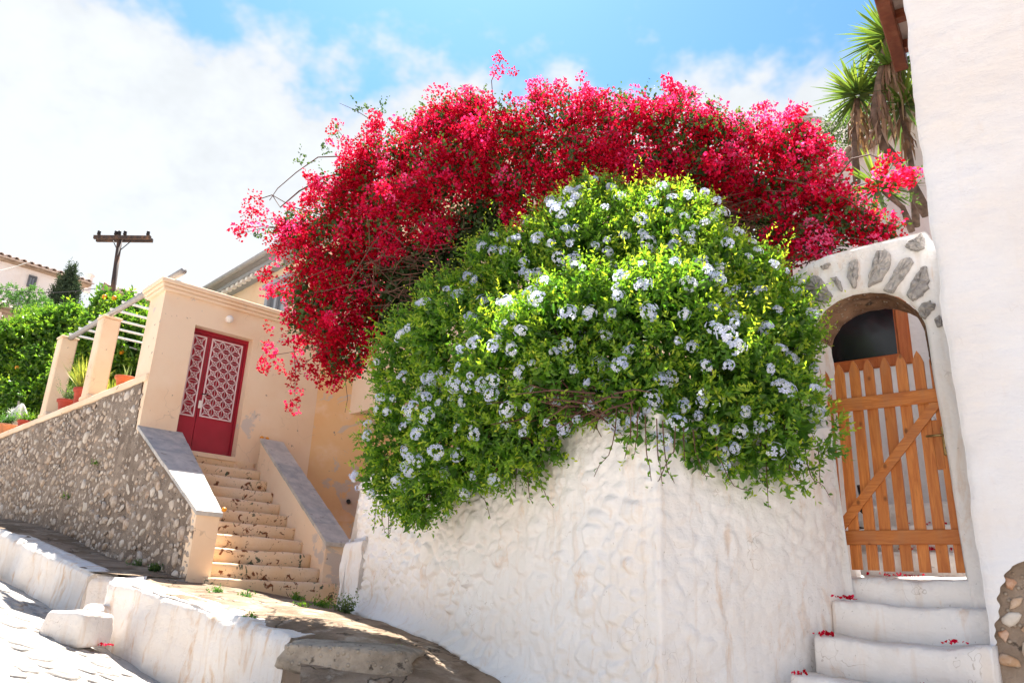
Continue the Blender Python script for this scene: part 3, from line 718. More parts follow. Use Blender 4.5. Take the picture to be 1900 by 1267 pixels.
# right parapet
RT = pf(0.62, -0.10, 0)[:2]; RB = pf(0.62, -9.3 * RUN, 0)[:2]
rp_t = at_line(492, 815, A - W * 0.1, U); rp_b = at_line(618, 1022, B0[:2] + W * RUN * 0.7, U); print('right parapet', rp_t, (rp_t[:2] - A) @ U, rp_b, (rp_b[:2] - A) @ U)
wR = 0.34
u_t = 0.58; u_b = 0.58
quadR = lambda s_: (pf(u_b + (u_t - u_b) * s_, -9.3 * RUN + (9.3 * RUN - 0.12) * s_, 0)[:2], pf(u_b + wR + (u_t - u_b) * s_, -9.3 * RUN + (9.3 * RUN - 0.12) * s_, 0)[:2])
zr_b = 2.10; zr_t = 3.66
pr_ = empty('stair_parapet', (*RB, 1.3), 'sloping right stair parapet topped with shaded grey slate slabs', 'parapet')
V = []; Fc = []
for i in range(nL + 1):
    a, b = quadR(i / nL); zz = zr_b + (zr_t - zr_b) * i / nL - 0.05
    for P_, z in ((a, 1.1), (a, zz), (b, zz), (b, 1.1)): V.append((*P_, z))
for i in range(nL):
    for j in range(4): Fc.append((i * 4 + j, i * 4 + (j + 1) % 4, (i + 1) * 4 + (j + 1) % 4, (i + 1) * 4 + j))
Fc += [(3, 2, 1, 0), tuple(nL * 4 + j for j in range(4))]
obj('wall', V, Fc, MAT['peach'], pr_)
slabs(pr_, quadR, zr_b, zr_t, 7, 0.05, lead=0.04)
mb = MB(); a, b = quadR(0); mb.box(np.r_[(a + b) / 2 - W * 0.05, 1.35], (wR + 0.02, 0.14, 0.40), AX, 0.02); mb.build('plinth', MAT['peach'], pr_)
# pole-end fruit left on the copings
for (px, py, lab) in ((404, 940, 'small orange fruit resting on the left stair pillar'), (474, 812, 'small orange fruit left at the top of the right coping'), (483, 814, 'second orange fruit beside it at the top of the right coping')):
    base = np.r_[LI_B[:2] + inn * 0.05 + W * .03, zc_b] if px == 404 else pf(u_t + (0.05 if px == 474 else 0.14), -0.02, zr_t + 0.0)
    mb = MB(); mb.sphere(base + np.array([0, 0, 0.028]), 0.032, 10, 7, (1, 1, 0.85)); tag(mb.build('orange_fruit', MAT['lemon'], None, True), lab, 'fruit')

# ------------------------------------------------------------------ portal with the red door
por = empty('portal', pf(0, 0, zt), 'peach plastered gate portal with flat cornice around the red door', 'gateway')
uP0 = (PCORN[:2] - A) @ U; uP1 = 1.50
dTL, dTR = at_line(363, 603, A, U), at_line(470, 630, A, U); uD0 = (dTL[:2] - A) @ U - 0.0; uD1 = (dTR[:2] - A) @ U; zD = (dTL[2] + dTR[2]) / 2
zTop = at_line(308, 533, A, U)[2]; print('portal', uP0, uD0, uD1, zD, zTop)
TH_ = 0.62
def pbox(name, u0, u1, w0, w1, z0, z1, mat, parent, bev=0.0):
    mb = MB(); mb.box(pf((u0 + u1) / 2, (w0 + w1) / 2, (z0 + z1) / 2), (u1 - u0, w1 - w0, z1 - z0), AX, bev); return mb.build(name, mat, parent)
mb = MB(); mb.prism([pf(u_, 0, z_) for u_, z_ in ((uP0, 3.2), (uD0, 3.2), (uD0, zD), (uD1, zD), (uD1, 1.3), (uP1, 1.3), (uP1, zTop), (uP0, zTop))], W3 * TH_); mb.build('wall', MAT['peach'], por)
pbox('cornice', uP0 - 0.085, 1.12, -0.085, TH_ + 0.08, zTop, zTop + 0.05, MAT['peach'], por, 0.012)
pbox('cornice', uP0 - 0.055, 1.09, -0.055, TH_ + 0.05, zTop - 0.05, zTop - 0.002, MAT['peach'], por, 0.01)
pbox('cornice', uP0 - 0.115, 1.15, -0.115, TH_ + 0.11, zTop + 0.052, zTop + 0.12, MAT['peach_clean'], por, 0.012)
pbox('threshold', uD0 - .02, uD1 + .02, -0.02, 0.4, ZL - 0.06, ZL + 0.012, MAT['peach_clean'], por, 0.008)
# door: frame, two leaves, grilles
rec = 0.16
dr = empty('door', pf(uD0, rec, ZL), '', '')
dr.parent = por; dr.location = pf(uD0, rec, ZL) - ORG[por.name]
dr['label'] = 'crimson metal double door with white flower grilles'
dW = uD1 - uD0; dH = zD - ZL
pbox('frame', uD0, uD0 + 0.035, rec - 0.01, rec + 0.06, ZL + .012, zD, MAT['red'], dr)
pbox('frame', uD1 - 0.035, uD1, rec - 0.01, rec + 0.06, ZL + .012, zD, MAT['red'], dr)
pbox('frame', uD0 + 0.035, uD1 - 0.035, rec - 0.01, rec + 0.06, zD - 0.06, zD, MAT['red'], dr)
uM = uD0 + dW * 0.335
pbox('leaf', uD0 + 0.037, uM - 0.003, rec + 0.02, rec + 0.05, ZL + 0.016, zD - 0.062, MAT['red'], dr)
pbox('leaf', uM + 0.003, uD1 - 0.037, rec + 0.012, rec + 0.05, ZL + 0.016, zD - 0.062, MAT['red'], dr)
def grille(u0, u1, z0, z1, nc, nr, wf):
    m2 = MB(); t_ = 0.016
    for (a, b, c, d) in ((u0, u1, z0, z0 + t_), (u0, u1, z1 - t_, z1)): m2.box(pf((a + b) / 2, wf, (c + d) / 2), (b - a, 0.018, d - c), AX)
    for a in (u0, u1 - t_): m2.box(pf(a + t_ / 2, wf, (z0 + z1) / 2), (t_, 0.018, z1 - z0 - 2 * t_ - .002), AX)
    m2.build('grille_frame', MAT['white_paint'], dr)
    cu, cz = (u1 - u0 - 2 * t_) / nc, (z1 - z0 - 2 * t_) / nr
    # one rosette cell: 8-rayed corners and a flower ring in the middle
    g = MB()
    def bar(p, q, wd_=0.0055):
        p, q = np.array(p), np.array(q); d = q - p; L = np.linalg.norm(d)
        if L < 1e-6: return
        d /= L; n_ = np.array([-d[1], d[0]])
        P3 = [pf(0, 0, 0) * 0 + U3 * x + Z3 * y for x, y in (p - n_ * wd_ / 2, q - n_ * wd_ / 2, q + n_ * wd_ / 2, p + n_ * wd_ / 2)]
        g.prism(P3, -W3 * 0.010)
    hx, hz = cu / 2, cz / 2; rr = min(hx, hz)
    for sx_ in (-1, 1):
        for sz_ in (-1, 1):
            c_ = np.array([sx_ * hx, sz_ * hz])
            bar(c_, np.array([sx_ * hx * 0.30, sz_ * hz * 0.30]))
            bar(c_, np.array([sx_ * hx * 0.30, 0.0]), 0.005); bar(c_, np.array([0.0, sz_ * hz * 0.30]), 0.005)
            bar(c_, np.array([sx_ * hx, 0.0]), 0.005); bar(c_, np.array([0, sz_ * hz]), 0.005)
    for k in range(8):
        a0, a1 = k * math.pi / 4, (k + 1) * math.pi / 4
        bar(rr * .22 * np.array([math.cos(a0), math.sin(a0)]), rr * .22 * np.array([math.cos(a1), math.sin(a1)]), 0.007)
        cc = rr * 0.40 * np.array([math.cos(a0), math.sin(a0)])
        if k % 2 == 0:
            for j in range(6): bar(cc + rr * .11 * np.array([math.cos(j * math.pi / 3), math.sin(j * math.pi / 3)]), cc + rr * .11 * np.array([math.cos((j + 1) * math.pi / 3), math.sin((j + 1) * math.pi / 3)]), 0.006)
    me = mesh('rosette', np.array(g.V), g.F, MAT['white_paint'])
    for i in range(nc):
        for j in range(nr): inst('rosette', me, pf(u0 + t_ + cu * (i + .5), wf, z0 + t_ + cz * (j + .5)), parent=dr)
gz0 = ZL + dH * 0.285
grille(uD0 + 0.055, uM - 0.045, gz0, zD - 0.10, 1, 7, rec + 0.004)
grille(uM + 0.035, uD1 - 0.085, gz0 + 0.02, zD - 0.10, 3, 8, rec - 0.004)
mb = MB(); mb.box(pf(uM + 0.018, rec - 0.012, gz0 + 0.20), (0.055, 0.03, 0.12), AX, 0.008); mb.build('lock_box', MAT['globe'], dr)
mb = MB(); mb.tube([pf(uM + 0.02, rec, gz0 + 0.36), pf(uM + 0.02, rec - 0.05, gz0 + 0.36), pf(uM + 0.10, rec - 0.05, gz0 + 0.36)], 0.008, 6); mb.build('handle', MAT['dark_metal'], dr)
# globe lamp
lg = at_line(426, 592, A - W * 0.06, U)
wl_ = empty('wall_lamp', lg, 'round white globe lamp above the red door', 'lamp')
mb = MB(); mb.sphere(lg, 0.062, 16, 10); mb.build('globe', MAT['globe'], wl_, True)
mb = MB(); mb.tube([lg + W3 * 0.045, lg + W3 * 0.075], 0.045, 14); mb.build('base', MAT['white_paint'], wl_)

# ochre side wall right of the portal, with ledge and spout
c593 = pf(uP1, 0, 0); ow_dir = az(82)
oe = at_line(760, 800, c593, ow_dir)
ow = empty('ochre_wall', (*c593[:2], 1.3), 'peeling ochre plaster wall between the portal and the white wall', 'wall')
mb = MB(); q0 = c593[:2] - ow_dir * 0.0; q1 = q0 + ow_dir * 3.6; on = np.array([-ow_dir[1], ow_dir[0]]); on = on if on[1] > 0 else -on
mb.prism([np.r_[q0, 1.0], np.r_[q1, 1.0], np.r_[q1, 5.2], np.r_[q0, 5.2]], np.r_[on * 0.4, 0]); mb.build('wall', MAT['orange'], ow)
lq0 = at_line(605, 965, c593[:2] - on * 0.55, ow_dir); lq1 = lq0[:2] + ow_dir * 1.6
mb = MB(); mb.prism([np.r_[lq0[:2] - ow_dir * .6, 1.0], np.r_[lq1, 1.0], np.r_[lq1, lq0[2]], np.r_[lq0[:2] - ow_dir * .6, lq0[2]]], np.r_[on * 0.54, 0]); mb.build('ledge', MAT['orange'], ow)
sq = at_line(647, 931, c593[:2], ow_dir)
mb = MB(); mb.tube([sq + np.r_[on, 0] * .05, sq - np.r_[on, 0] * 0.12], 0.035, 8); mb.build('drain_spout', MAT['dark_metal'], ow)

# house behind with eave and window
HW = W; h0 = at_y(545, 575, 14.5)
hb = empty('house', (h0[0], h0[1], zt), 'peach house with grey moulded eave behind the bougainvillea', 'house')
def on_h(px, py, off=0.0): return at_line(px, py, h0[:2] - U * off, HW)
e_l = on_h(424, 556); e_r = on_h(545, 478); print('eave', e_l, e_r)
ze = 0.5 * (e_l[2] + e_r[2]); hx0 = (e_l[:2] - h0[:2]) @ W
def ph(w_, o, z): return np.r_[h0[:2] + W * w_ - U * o, z]
hl = 6.5
mb = MB(); mb.prism([ph(hl, 0, zt), ph(-6, 0, zt), ph(-6, 0, ze), ph(hl, 0, ze)], U3 * 5); mb.build('wall', MAT['peach_clean'], hb)
mb = MB(); mb.prism([ph(hl + .3, 0.45, ze + 0.05), ph(-6, 0.45, ze + 0.05), ph(-6, 0.45, ze + 0.12), ph(hl + .3, 0.45, ze + 0.12)], U3 * 5.6); rf = mb.build('roof', MAT['pipe'], hb)
mb = MB(); mb.prism([ph(hl + .25, 0.33, ze - 0.03), ph(-6, 0.33, ze - 0.03), ph(-6, 0.33, ze + 0.048), ph(hl + .25, 0.33, ze + 0.048)], U3 * .4); mb.build('cornice', MAT['blue_frame'], rf)
mb = MB()
mb.tube([ph(hl + .3, 0.50, ze + 0.10), ph(-6, 0.50, ze + 0.10)], 0.07, 8); mb.build('gutter', MAT['pipe'], rf, True)
dm = MB(); dm.box((0, 0, 0), (0.10, 0.12, 0.07), AX); dme = mesh('dentil', np.array(dm.V), dm.F, MAT['pipe_white'])
for i in range(26): inst('dentil', dme, ph(hl - 0.1 - 0.24 * i, 0.26, ze - 0.07), parent=rf)
wq = on_h(502, 566); wq2 = on_h(536, 522); ww0 = (wq[:2] - h0[:2]) @ W; ww1 = (wq2[:2] - h0[:2]) @ W; wz1 = wq2[2] - .02
print('window', ww0, ww1, wq[2], wz1)
wz0 = wz1 - 1.2
wn = MB(); wn.prism([ph(ww0, 0.0, wz0), ph(ww1, 0.0, wz0), ph(ww1, 0.0, wz1), ph(ww0, 0.0, wz1)], -U3 * 0.015); wn_o = wn.build('window', MAT['glass2'], hb)
mb = MB()
for (a, b, c, d) in ((ww0 + .14, ww0, wz0, wz1), (ww1, ww1 - .14, wz0, wz1), (ww0, ww1, wz1 - .1, wz1 + .02)):
    mb.prism([ph(a, .016, c), ph(b, .016, c), ph(b, .016, d), ph(a, .016, d)], -U3 * .07)
mb.prism([ph(ww0 + .22, .02, wz1 + .02), ph(ww1 - .22, .02, wz1 + .02), ph(ww1 - .22, .02, wz1 + .12), ph(ww0 + .22, .02, wz1 + .12)], -U3 * .13)
wm_ = (ww0 + ww1) / 2
mb.prism([ph(wm_ + .04, .018, wz0), ph(wm_ - .04, .018, wz0), ph(wm_ - .04, .018, wz1 - .1), ph(wm_ + .04, .018, wz1 - .1)], -U3 * .05)
mb.build('frame', MAT['blue_frame'], wn_o)

# ------------------------------------------------------------------ pergola columns and pipes
pg = empty('pergola', rub(sC + 1.5, zt), 'pipe pergola on two cream columns above the rubble wall', 'pergola')
def col(pt, pb, wdt):
    b = at_line(*pb, PILL[:2] + inn * 0.17, RW); tz = at_line(*pt, PILL[:2] + inn * 0.17, RW)[2]
    ca = np.r_[b[:2], 0]; m2 = MB()
    m2.box(np.r_[b[:2], (zt + .06 + tz) / 2], (wdt, wdt, tz - zt - .06), [RX, np.r_[inn, 0], Z3], 0.02)
    m2.box(np.r_[b[:2], zt + .06 + 0.06], (wdt + .13, wdt + .03, .12), [RX, np.r_[inn, 0], Z3], 0.04)
    m2.box(np.r_[b[:2], tz + 0.022], (wdt + .03, wdt + .03, .04), [RX, np.r_[inn, 0], Z3], 0.01)
    m2.build('column', MAT['peach_clean'], pg); return np.r_[b[:2], tz]
c2 = col((208, 592), (170, 748), 0.30); c1 = col((121, 634), (93, 772), 0.30); print('cols', c1, c2)
zb = (c1[2] + c2[2]) / 2 + 0.07
pbp = np.r_[PCORN[:2] + RW * 0.02 + inn * .17, zb]
mb = MB(); dd = (c1[:2] - pbp[:2]); mb.tube([np.r_[pbp[:2] - dd * 0.02, zb], np.r_[c1[:2] + dd * 0.03, zb]], 0.05, 10); mb.build('beam', MAT['pipe'], pg, True)
for i in range(9):
    f_ = 0.10 + i * 0.105; p0 = np.r_[pbp[:2] + dd * f_, zb + 0.03]
    mb = MB(); mb.tube([p0 - U3 * 0.08, p0 + U3 * 3.2], 0.022, 6); mb.build('slat', MAT['pipe_white'], pg, True)
mb = MB(); p0 = np.r_[pbp[:2] + U * 3.1 + dd * 0.0, zb - 0.04]; mb.tube([p0, p0 + np.r_[dd, 0]], 0.05, 8); mb.build('beam', MAT['pipe'], pg, True)

# ------------------------------------------------------------------ leaf clouds
def basis(D):
    D = D / (np.linalg.norm(D, axis=1)[:, None] + 1e-9)
    ref = np.tile(np.array([0, 0, 1.0]), (len(D), 1)); ref[np.abs(D[:, 2]) > 0.95] = (1, 0, 0)
    a = np.cross(D, ref); a /= np.linalg.norm(a, axis=1)[:, None]; return D, a, np.cross(a, D)
def leaves(P, D, L, Wd, rng, fold=0.25, roll=None):
    """rhombic folded leaves: base at P along D"""
    n = len(P); D, a, b = basis(D); ph_ = rng.uniform(0, 2 * math.pi, n) if roll is None else roll
    s_ = np.cos(ph_)[:, None] * a + np.sin(ph_)[:, None] * b; nn = np.cross(s_, D)
    L = np.broadcast_to(L, n)[:, None]; Wd = np.broadcast_to(Wd, n)[:, None]
    m_ = P + D * L * 0.5
    V = np.stack([P, m_ + s_ * Wd / 2 + nn * Wd * fold, P + D * L, m_ - s_ * Wd / 2 + nn * Wd * fold], 1).reshape(-1, 3)
    b0 = np.arange(n)[:, None] * 4
    Fc = np.concatenate([b0 + np.array([[0, 1, 2]]), b0 + np.array([[0, 2, 3]])], 1).reshape(-1, 3)
    return V, Fc
def rdir(n, rng):
    v = rng.normal(size=(n, 3)); return v / np.linalg.norm(v, axis=1)[:, None]
def shell(blobs, n, rng, r0=0.82, r1=1.03, cut=0.80):
    """points on the outer skin of a set of ellipsoid blobs (x, y, z, r[, squash])"""
    B = np.array(blobs, float); wt = B[:, 3] ** 2; wt /= wt.sum(); Ps = []; Ns = []; tot = 0
    while tot < n:
        k = rng.choice(len(B), n, p=wt); d = rdir(n, rng); rr = B[k, 3] * rng.uniform(r0, r1, n)
        P = B[k, :3] + d * rr[:, None]
        D = np.linalg.norm(P[:, None] - B[None, :, :3], axis=2) / B[None, :, 3]; D[np.arange(n), k] = 9
        ok = D.min(1) > cut; Ps.append(P[ok]); Ns.append(d[ok]); tot += ok.sum()
    return np.vstack(Ps)[:n], np.vstack(Ns)[:n]
def cat_leaves(parts):
    V = []; Fc = []; Aa = []; b = 0
    for v, f, a in parts: V.append(v); Fc.append(f + b); Aa.append(a); b += len(v)
    return np.vstack(V), np.vstack(Fc), np.concatenate(Aa)
def blob(px, py, y, r_): p = at_y(px, py, y); return (*p, r_)
def sprigs(P, N, rng, k, length, L, Wd, lift=0.5, spread=0.5, var=0.25):
    """short twigs starting at P with k leaves each; returns leaf arrays and per-leaf random value"""
    n = len(P); d = N + rdir(n, rng) * spread + np.array([0, 0, lift]); d /= np.linalg.norm(d, axis=1)[:, None]
    ln = rng.uniform(*length, n); tt = (np.arange(k) + 0.5) / k
    Pk = (P[:, None] + d[:, None] * (ln[:, None] * tt[None])[:, :, None]).reshape(-1, 3); dk = np.repeat(d, k, 0)
    ld = dk * 0.55 + rdir(n * k, rng); m_ = n * k
    fade = np.tile(1.15 - 0.55 * tt, n)
    V, Fc = leaves(Pk, ld, L * fade * rng.uniform(0.7, 1.2, m_), Wd * fade * rng.uniform(0.7, 1.2, m_), rng)
    rv = np.clip(np.repeat(rng.uniform(0, 1, n), k) * 0.55 + np.tile(tt, n) * 0.35 + rng.normal(0, var * .4, m_), 0, 1)
    return V, Fc, np.repeat(rv, 4)

# ---- plumbago
rng = np.random.default_rng(11)
PB = [blob(*q) for q in (
    (1100, 505, 6.2, .62), (985, 555, 6.3, .50), (1220, 495, 6.0, .58), (1330, 560, 5.7, .52), (1415, 645, 5.4, .38), (1440, 725, 5.2, .25), (1435, 795, 5.0, .23),
    (1330, 705, 5.1, .46), (1220, 625, 5.3, .56), (1080, 645, 5.5, .57), (960, 695, 5.7, .52), (855, 640, 6.4, .48), (785, 745, 6.7, .38), (738, 830, 6.8, .28), (745, 915, 6.8, .18), (800, 900, 6.5, .23), (770, 955, 6.7, .12),
    (850, 800, 6.2, .38), (940, 790, 5.7, .32), (1310, 790, 4.95, .20), (1400, 815, 4.95, .17), (1180, 725, 4.95, .22), (1060, 720, 5.2, .27), (1120, 415, 6.4, .32), (1050, 440, 6.4, .30), (925, 490, 6.4, .29), (1190, 400, 6.3, .26), (1280, 450, 6.1, .28), (772, 640, 6.7, .27), (835, 560, 6.5, .22), (1462, 800, 5.1, .12), (1230, 765, 4.85, .14), (1370, 850, 4.95, .1), (1450, 850, 5.0, .10),
    (880, 860, 6.0, .19), (930, 850, 5.8, .16), (1000, 810, 5.5, .2), (960, 870, 5.7, .07), (830, 870, 6.3, .24), (700, 890, 6.9, .13), (1190, 800, 4.85, .1), (1240, 800, 4.8, .13), (1300, 835, 4.85, .12), (735, 700, 6.8, .20), (1460, 620, 5.4, .2), (1400, 540, 5.7, .22), (1130, 365, 6.4, .12), (1485, 690, 5.25, .08), (1480, 560, 5.5, .09))]
plum = empty('plumbago_shrub', (0.5, 5.6, 2.4), 'big green shrub dotted with pale blue flowers spilling over the white wall', 'shrub')
P1, N1 = shell(PB, 8600, rng, 0.84, 1.02)
lumpf = lambda P: (0.13 * fbm(P, 2.3, 47, 2))[:, None]
P1 = P1 + N1 * lumpf(P1)
P2, N2 = shell(PB, 17000, rng, 0.55, 0.90, 0.5)
s1_ = sprigs(P1, N1, rng, 10, (0.08, 0.20), 0.058, 0.025, 0.45, 0.6)
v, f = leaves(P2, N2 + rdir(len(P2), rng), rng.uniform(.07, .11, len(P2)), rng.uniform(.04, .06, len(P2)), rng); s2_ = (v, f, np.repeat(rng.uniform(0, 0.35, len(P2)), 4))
P3, N3 = shell(PB, 420, rng, 0.98, 1.04); sel = (N3[:, 2] > 0.0); P3, N3 = P3[sel], N3[sel]
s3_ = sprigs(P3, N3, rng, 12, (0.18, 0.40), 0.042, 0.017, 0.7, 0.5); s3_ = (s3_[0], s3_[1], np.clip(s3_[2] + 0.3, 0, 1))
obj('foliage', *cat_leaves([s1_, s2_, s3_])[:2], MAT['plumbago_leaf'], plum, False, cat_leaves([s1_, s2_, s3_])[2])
mb = MB()
for i in range(90):                                     # twigs inside and hanging below
    b = PB[i % len(PB)]; p = np.array(b[:3]) + np.array([rng.normal(0, .1), 0.1, -0.2 * b[3]]); q = p + rdir(1, rng)[0] * b[3] * 0.9
    mb.tube([p, (p + q) / 2 + rng.normal(0, .05, 3), q], [0.009, 0.006, 0.003], 4, False)
wt_ = on_wall(1090, 790)
for i in range(120):
    p = np.array([rng.normal(wt_[0], 0.22), 0, 0]); base = on_wall(1090 + rng.normal(0, 60), 770); base = base + np.r_[-0.25, -0.2, 0] * rng.random() + np.array([0, 0, rng.uniform(-.03, .15)])
    q = base + np.array([rng.normal(-0.1, .15), rng.normal(-.05, .1), rng.uniform(-.16, .03)]); mb.tube([base, (base + q) / 2 + rng.normal(0, .03, 3), q], [0.006, .005, 0.003], 4, False)
tr0 = at_y(1100, 640, 6.2); mb.tube([np.array([tr0[0], tr0[1], 2.3]), tr0, tr0 + np.array([.1, .1, .6])], [0.06, 0.05, 0.03], 8)
trail = []
for i in range(34):                                     # thin shoots trailing down over the wall face
    px = rng.uniform(690, 1010) if i < 20 else rng.uniform(1130, 1520); py = (np.interp(px, [690, 800, 900, 1010], [950, 930, 880, 850]) if px < 1050 else np.interp(px, [1130, 1250, 1400, 1520], [780, 825, 855, 850]))
    p = on_wall(px, py) if px < 1210 else at_line(px, py, CORNER, (on_gate(1556, 1000)[:2] - CORNER))
    p = p * 0.955 + CAM * 0.045; drop = rng.uniform(.08, .34); sd_ = rng.normal(0.05, .16); L_ = [p + np.array([0, 0, .12])]
    for j in range(1, 7): L_.append(p + WDIRX * sd_ * (j / 6) ** 1.5 + np.array([0, 0, -drop * j / 6 + .03 * math.sin(j * 1.3 + i)]))
    mb.tube(L_, list(np.linspace(.004, .002, 7)), 4, False)
    for q0, q1 in zip(L_[:-1], L_[1:]):
        for e in (.2, .7): trail.append((q0 * (1 - e) + q1 * e, rdir(1, rng)[0] * .8 + np.array([0, -.3, -.2])))
tag(mb.build('stems', MAT['twig'], plum), kind='stuff')
tp, td = np.array([a_ for a_, _ in trail]), np.array([b_ for _, b_ in trail]); v, f = leaves(tp, td, rng.uniform(.028, .05, len(tp)), rng.uniform(.014, .024, len(tp)), rng)
tag(obj('trailing_leaves', v, f, MAT['plumbago_leaf'], plum, False, np.repeat(rng.uniform(.1, .6, len(tp)), 4)), kind='stuff')
def umbel(seed):
    g = np.random.default_rng(seed); V = []; Fc = []; Aa = []
    nf = int(g.integers(13, 23))
    for k in range(nf):
        zz_ = 1 - (k + .5) / nf * 1.25; aa_ = k * 2.39996 + g.normal(0, .25); q_ = math.sqrt(max(0, 1 - zz_ * zz_)); d = np.array([q_ * math.cos(aa_), q_ * math.sin(aa_), zz_]) + g.normal(0, .12, 3); d /= np.linalg.norm(d); c = d * 0.058 * g.uniform(0.7, 1.15); c[2] *= 0.8
        _, a, b = basis(d[None]); a, b = a[0], b[0]; rr = 0.020 * g.uniform(0.8, 1.15); ph_ = g.uniform(0, 6); rv = g.uniform(0, 1)
        for j in range(5):
            q = ph_ + j * 2 * math.pi / 5; m0 = len(V)
            e = lambda x, y, h: c + (a * math.cos(q + y) + b * math.sin(q + y)) * x + d * h
            V += [c, e(rr * .8, -.5, .003), e(rr * 1.15, 0, .001), e(rr * .8, .5, .003)]; Fc.append((m0, m0 + 1, m0 + 2, m0 + 3)); Aa += [rv] * 4
    return mesh('flower_cluster', V, Fc, MAT['petal'], False, Aa)
um = [umbel(100 + i) for i in range(14)]
# flower heads: spread over the outer skin facing the lane, in loose drifts
Pf, Nf = shell(PB, 9000, rng, 1.0, 1.05, 0.97); Pf = Pf + Nf * lumpf(Pf)
toc = CAM - Pf; toc /= np.linalg.norm(toc, axis=1)[:, None]
den = fbm(Pf, 1.5, 77, 2)
keep = ((Nf * toc).sum(1) > 0.05) & (den + rng.normal(0, .5, len(Pf)) > 0.0)
acc = []
for p, n_ in zip(Pf[keep], Nf[keep]):
    if all(np.linalg.norm(p - q) > 0.092 for q, _ in acc): acc.append((p, n_))
    if len(acc) >= 290: break
print('flower clusters', len(acc))
for i, (p, n_) in enumerate(acc):
    d = Vector(n_ * 0.9 + np.array([0, -.15, .35]) + rdir(1, rng)[0] * .35); s_ = rng.uniform(0.5, 1.12)
    inst('flower_cluster', um[i % 14], p + n_ * 0.06, sc=(s_ * rng.uniform(.8, 1.25), s_, s_ * rng.uniform(.7, 1.1)), parent=plum, mtx=(d.to_track_quat('Z', 'Y').to_matrix() @ Matrix.Rotation(rng.uniform(0, 6), 3, 'Z')))

# ---- bougainvillea
rng = np.random.default_rng(23)
BB = [blob(*q) for q in (
    (860, 265, 7.8, .46), (790, 300, 7.8, .5), (720, 330, 7.9, .48), (660, 390, 8.0, .45), (615, 450, 8.0, .40), (590, 530, 8.0, .36), (610, 590, 8.0, .36), (650, 650, 7.9, .28), (650, 560, 7.9, .34), (680, 470, 7.8, .40), (760, 420, 7.6, .45), (620, 660, 7.9, .18),
    (850, 360, 7.4, .5), (940, 290, 7.4, .5), (1020, 270, 7.2, .5), (1090, 260, 7.2, .46), (980, 350, 7.2, .42), (1110, 320, 7.0, .40), (1190, 280, 7.0, .48), (1260, 270, 6.9, .46), (1330, 300, 6.8, .44), (1400, 310, 6.7, .42), (1460, 310, 6.7, .32),
    (1250, 312, 6.8, .26), (1330, 325, 6.6, .2), (1440, 360, 6.6, .24), (1500, 380, 6.5, .30), (1550, 405, 6.35, .24), (1605, 425, 6.2, .19), (1640, 432, 6.1, .10), (1520, 440, 6.3, .18), (1450, 430, 6.4, .18), (1480, 250, 6.7, .14), (1510, 280, 6.6, .16), (1250, 190, 7.0, .14), (1180, 215, 7.0, .2), (880, 205, 7.8, .2), (820, 225, 7.8, .22), (1000, 190, 7.3, .12), (1310, 240, 6.8, .2), (1370, 250, 6.8, .16), (560, 590, 8.1, .15), (550, 430, 8.1, .18))]
sprays = [(468, 375, 8.3, .13), (480, 400, 8.3, .10), (455, 400, 8.3, .08), (520, 410, 8.2, .11), (545, 385, 8.2, .08), (512, 475, 8.2, .07), (540, 545, 8.1, .12), (530, 600, 8.0, .10), (505, 610, 8.0, .08), (500, 655, 8.0, .11), (488, 685, 8.0, .09), (515, 680, 8.0, .07), (545, 640, 7.9, .12), (548, 700, 7.9, .08), (547, 742, 7.9, .11), (570, 690, 7.9, .09), (610, 700, 7.8, .11), (620, 722, 7.8, .07), (660, 690, 7.8, .1), (930, 110, 7.6, .10), (945, 130, 7.6, .06), (920, 135, 7.6, .06), (612, 262, 8.0, .07), (640, 265, 8.0, .04), (1100, 180, 7.2, .14), (1150, 185, 7.1, .06), (1220, 190, 7.0, .12), (1270, 180, 7.0, .1), (1000, 170, 7.3, .1), (1085, 165, 7.2, .07), (1665, 310, 5.6, .14), (1650, 300, 5.6, .11), (1680, 325, 5.6, .10), (1670, 345, 5.6, .08), (1465, 215, 6.7, .10), (1440, 245, 6.7, .1), (1570, 300, 6.2, .06), (1560, 325, 6.2, .05), (700, 230, 7.9, .05), (955, 265, 7.4, .1), (1660, 415, 6.0, .07), (1690, 335, 5.6, .06)]
bou = empty('bougainvillea', (-1.5, 8.6, 2.2), 'huge crimson and pink bougainvillea mass arching over the garden wall', 'bougainvillea')
H1, HN = shell(BB, 760, rng, 0.78, 1.04, 0.78)                    # rounded flower heads over the skin of the mass
hr = rng.uniform(0.06, 0.185, len(H1)); H1 = H1 + HN * (rng.uniform(-.12, .08, len(H1)))[:, None]
dh = fbm(H1, 1.7, 93, 2); kp = dh + rng.normal(0, .2, len(H1)) > -0.50; H1, HN, hr = H1[kp], HN[kp], hr[kp]
SPc = []
for q in sprays:
    b = blob(*q); n_ = max(2, int(75 * q[3] ** 1.3)); d = rdir(n_, rng); SPc.append(np.array(b[:3]) + d * q[3] * rng.uniform(.2, 1, n_)[:, None])
CN, CNn = shell(BB, 150, rng, 0.95, 1.02, 0.9); kk = (CNn[:, 2] > -0.35); CN, CNn = CN[kk], CNn[kk]; canes = []
for p, n_ in zip(CN, CNn):                               # arching canes that break the outline, each ending in a spray
    d = n_ + np.array([0, 0, .15]) + rdir(1, rng)[0] * .6; d /= np.linalg.norm(d); L = rng.uniform(.12, .50) * (0.6 if n_[2] > .6 else 1); pts_c = [p - n_ * .15]
    for j in range(1, 6): t_ = j / 5; pts_c.append(p + d * L * t_ - np.array([0, 0, .30 * L * t_ * t_]))
    canes.append(pts_c)
    for j in range(2, 6):
        if rng.random() < .75: SPc.append(pts_c[j][None] + rng.normal(0, .03, (2 if j > 3 else 1, 3)))
SPc = np.vstack(SPc)
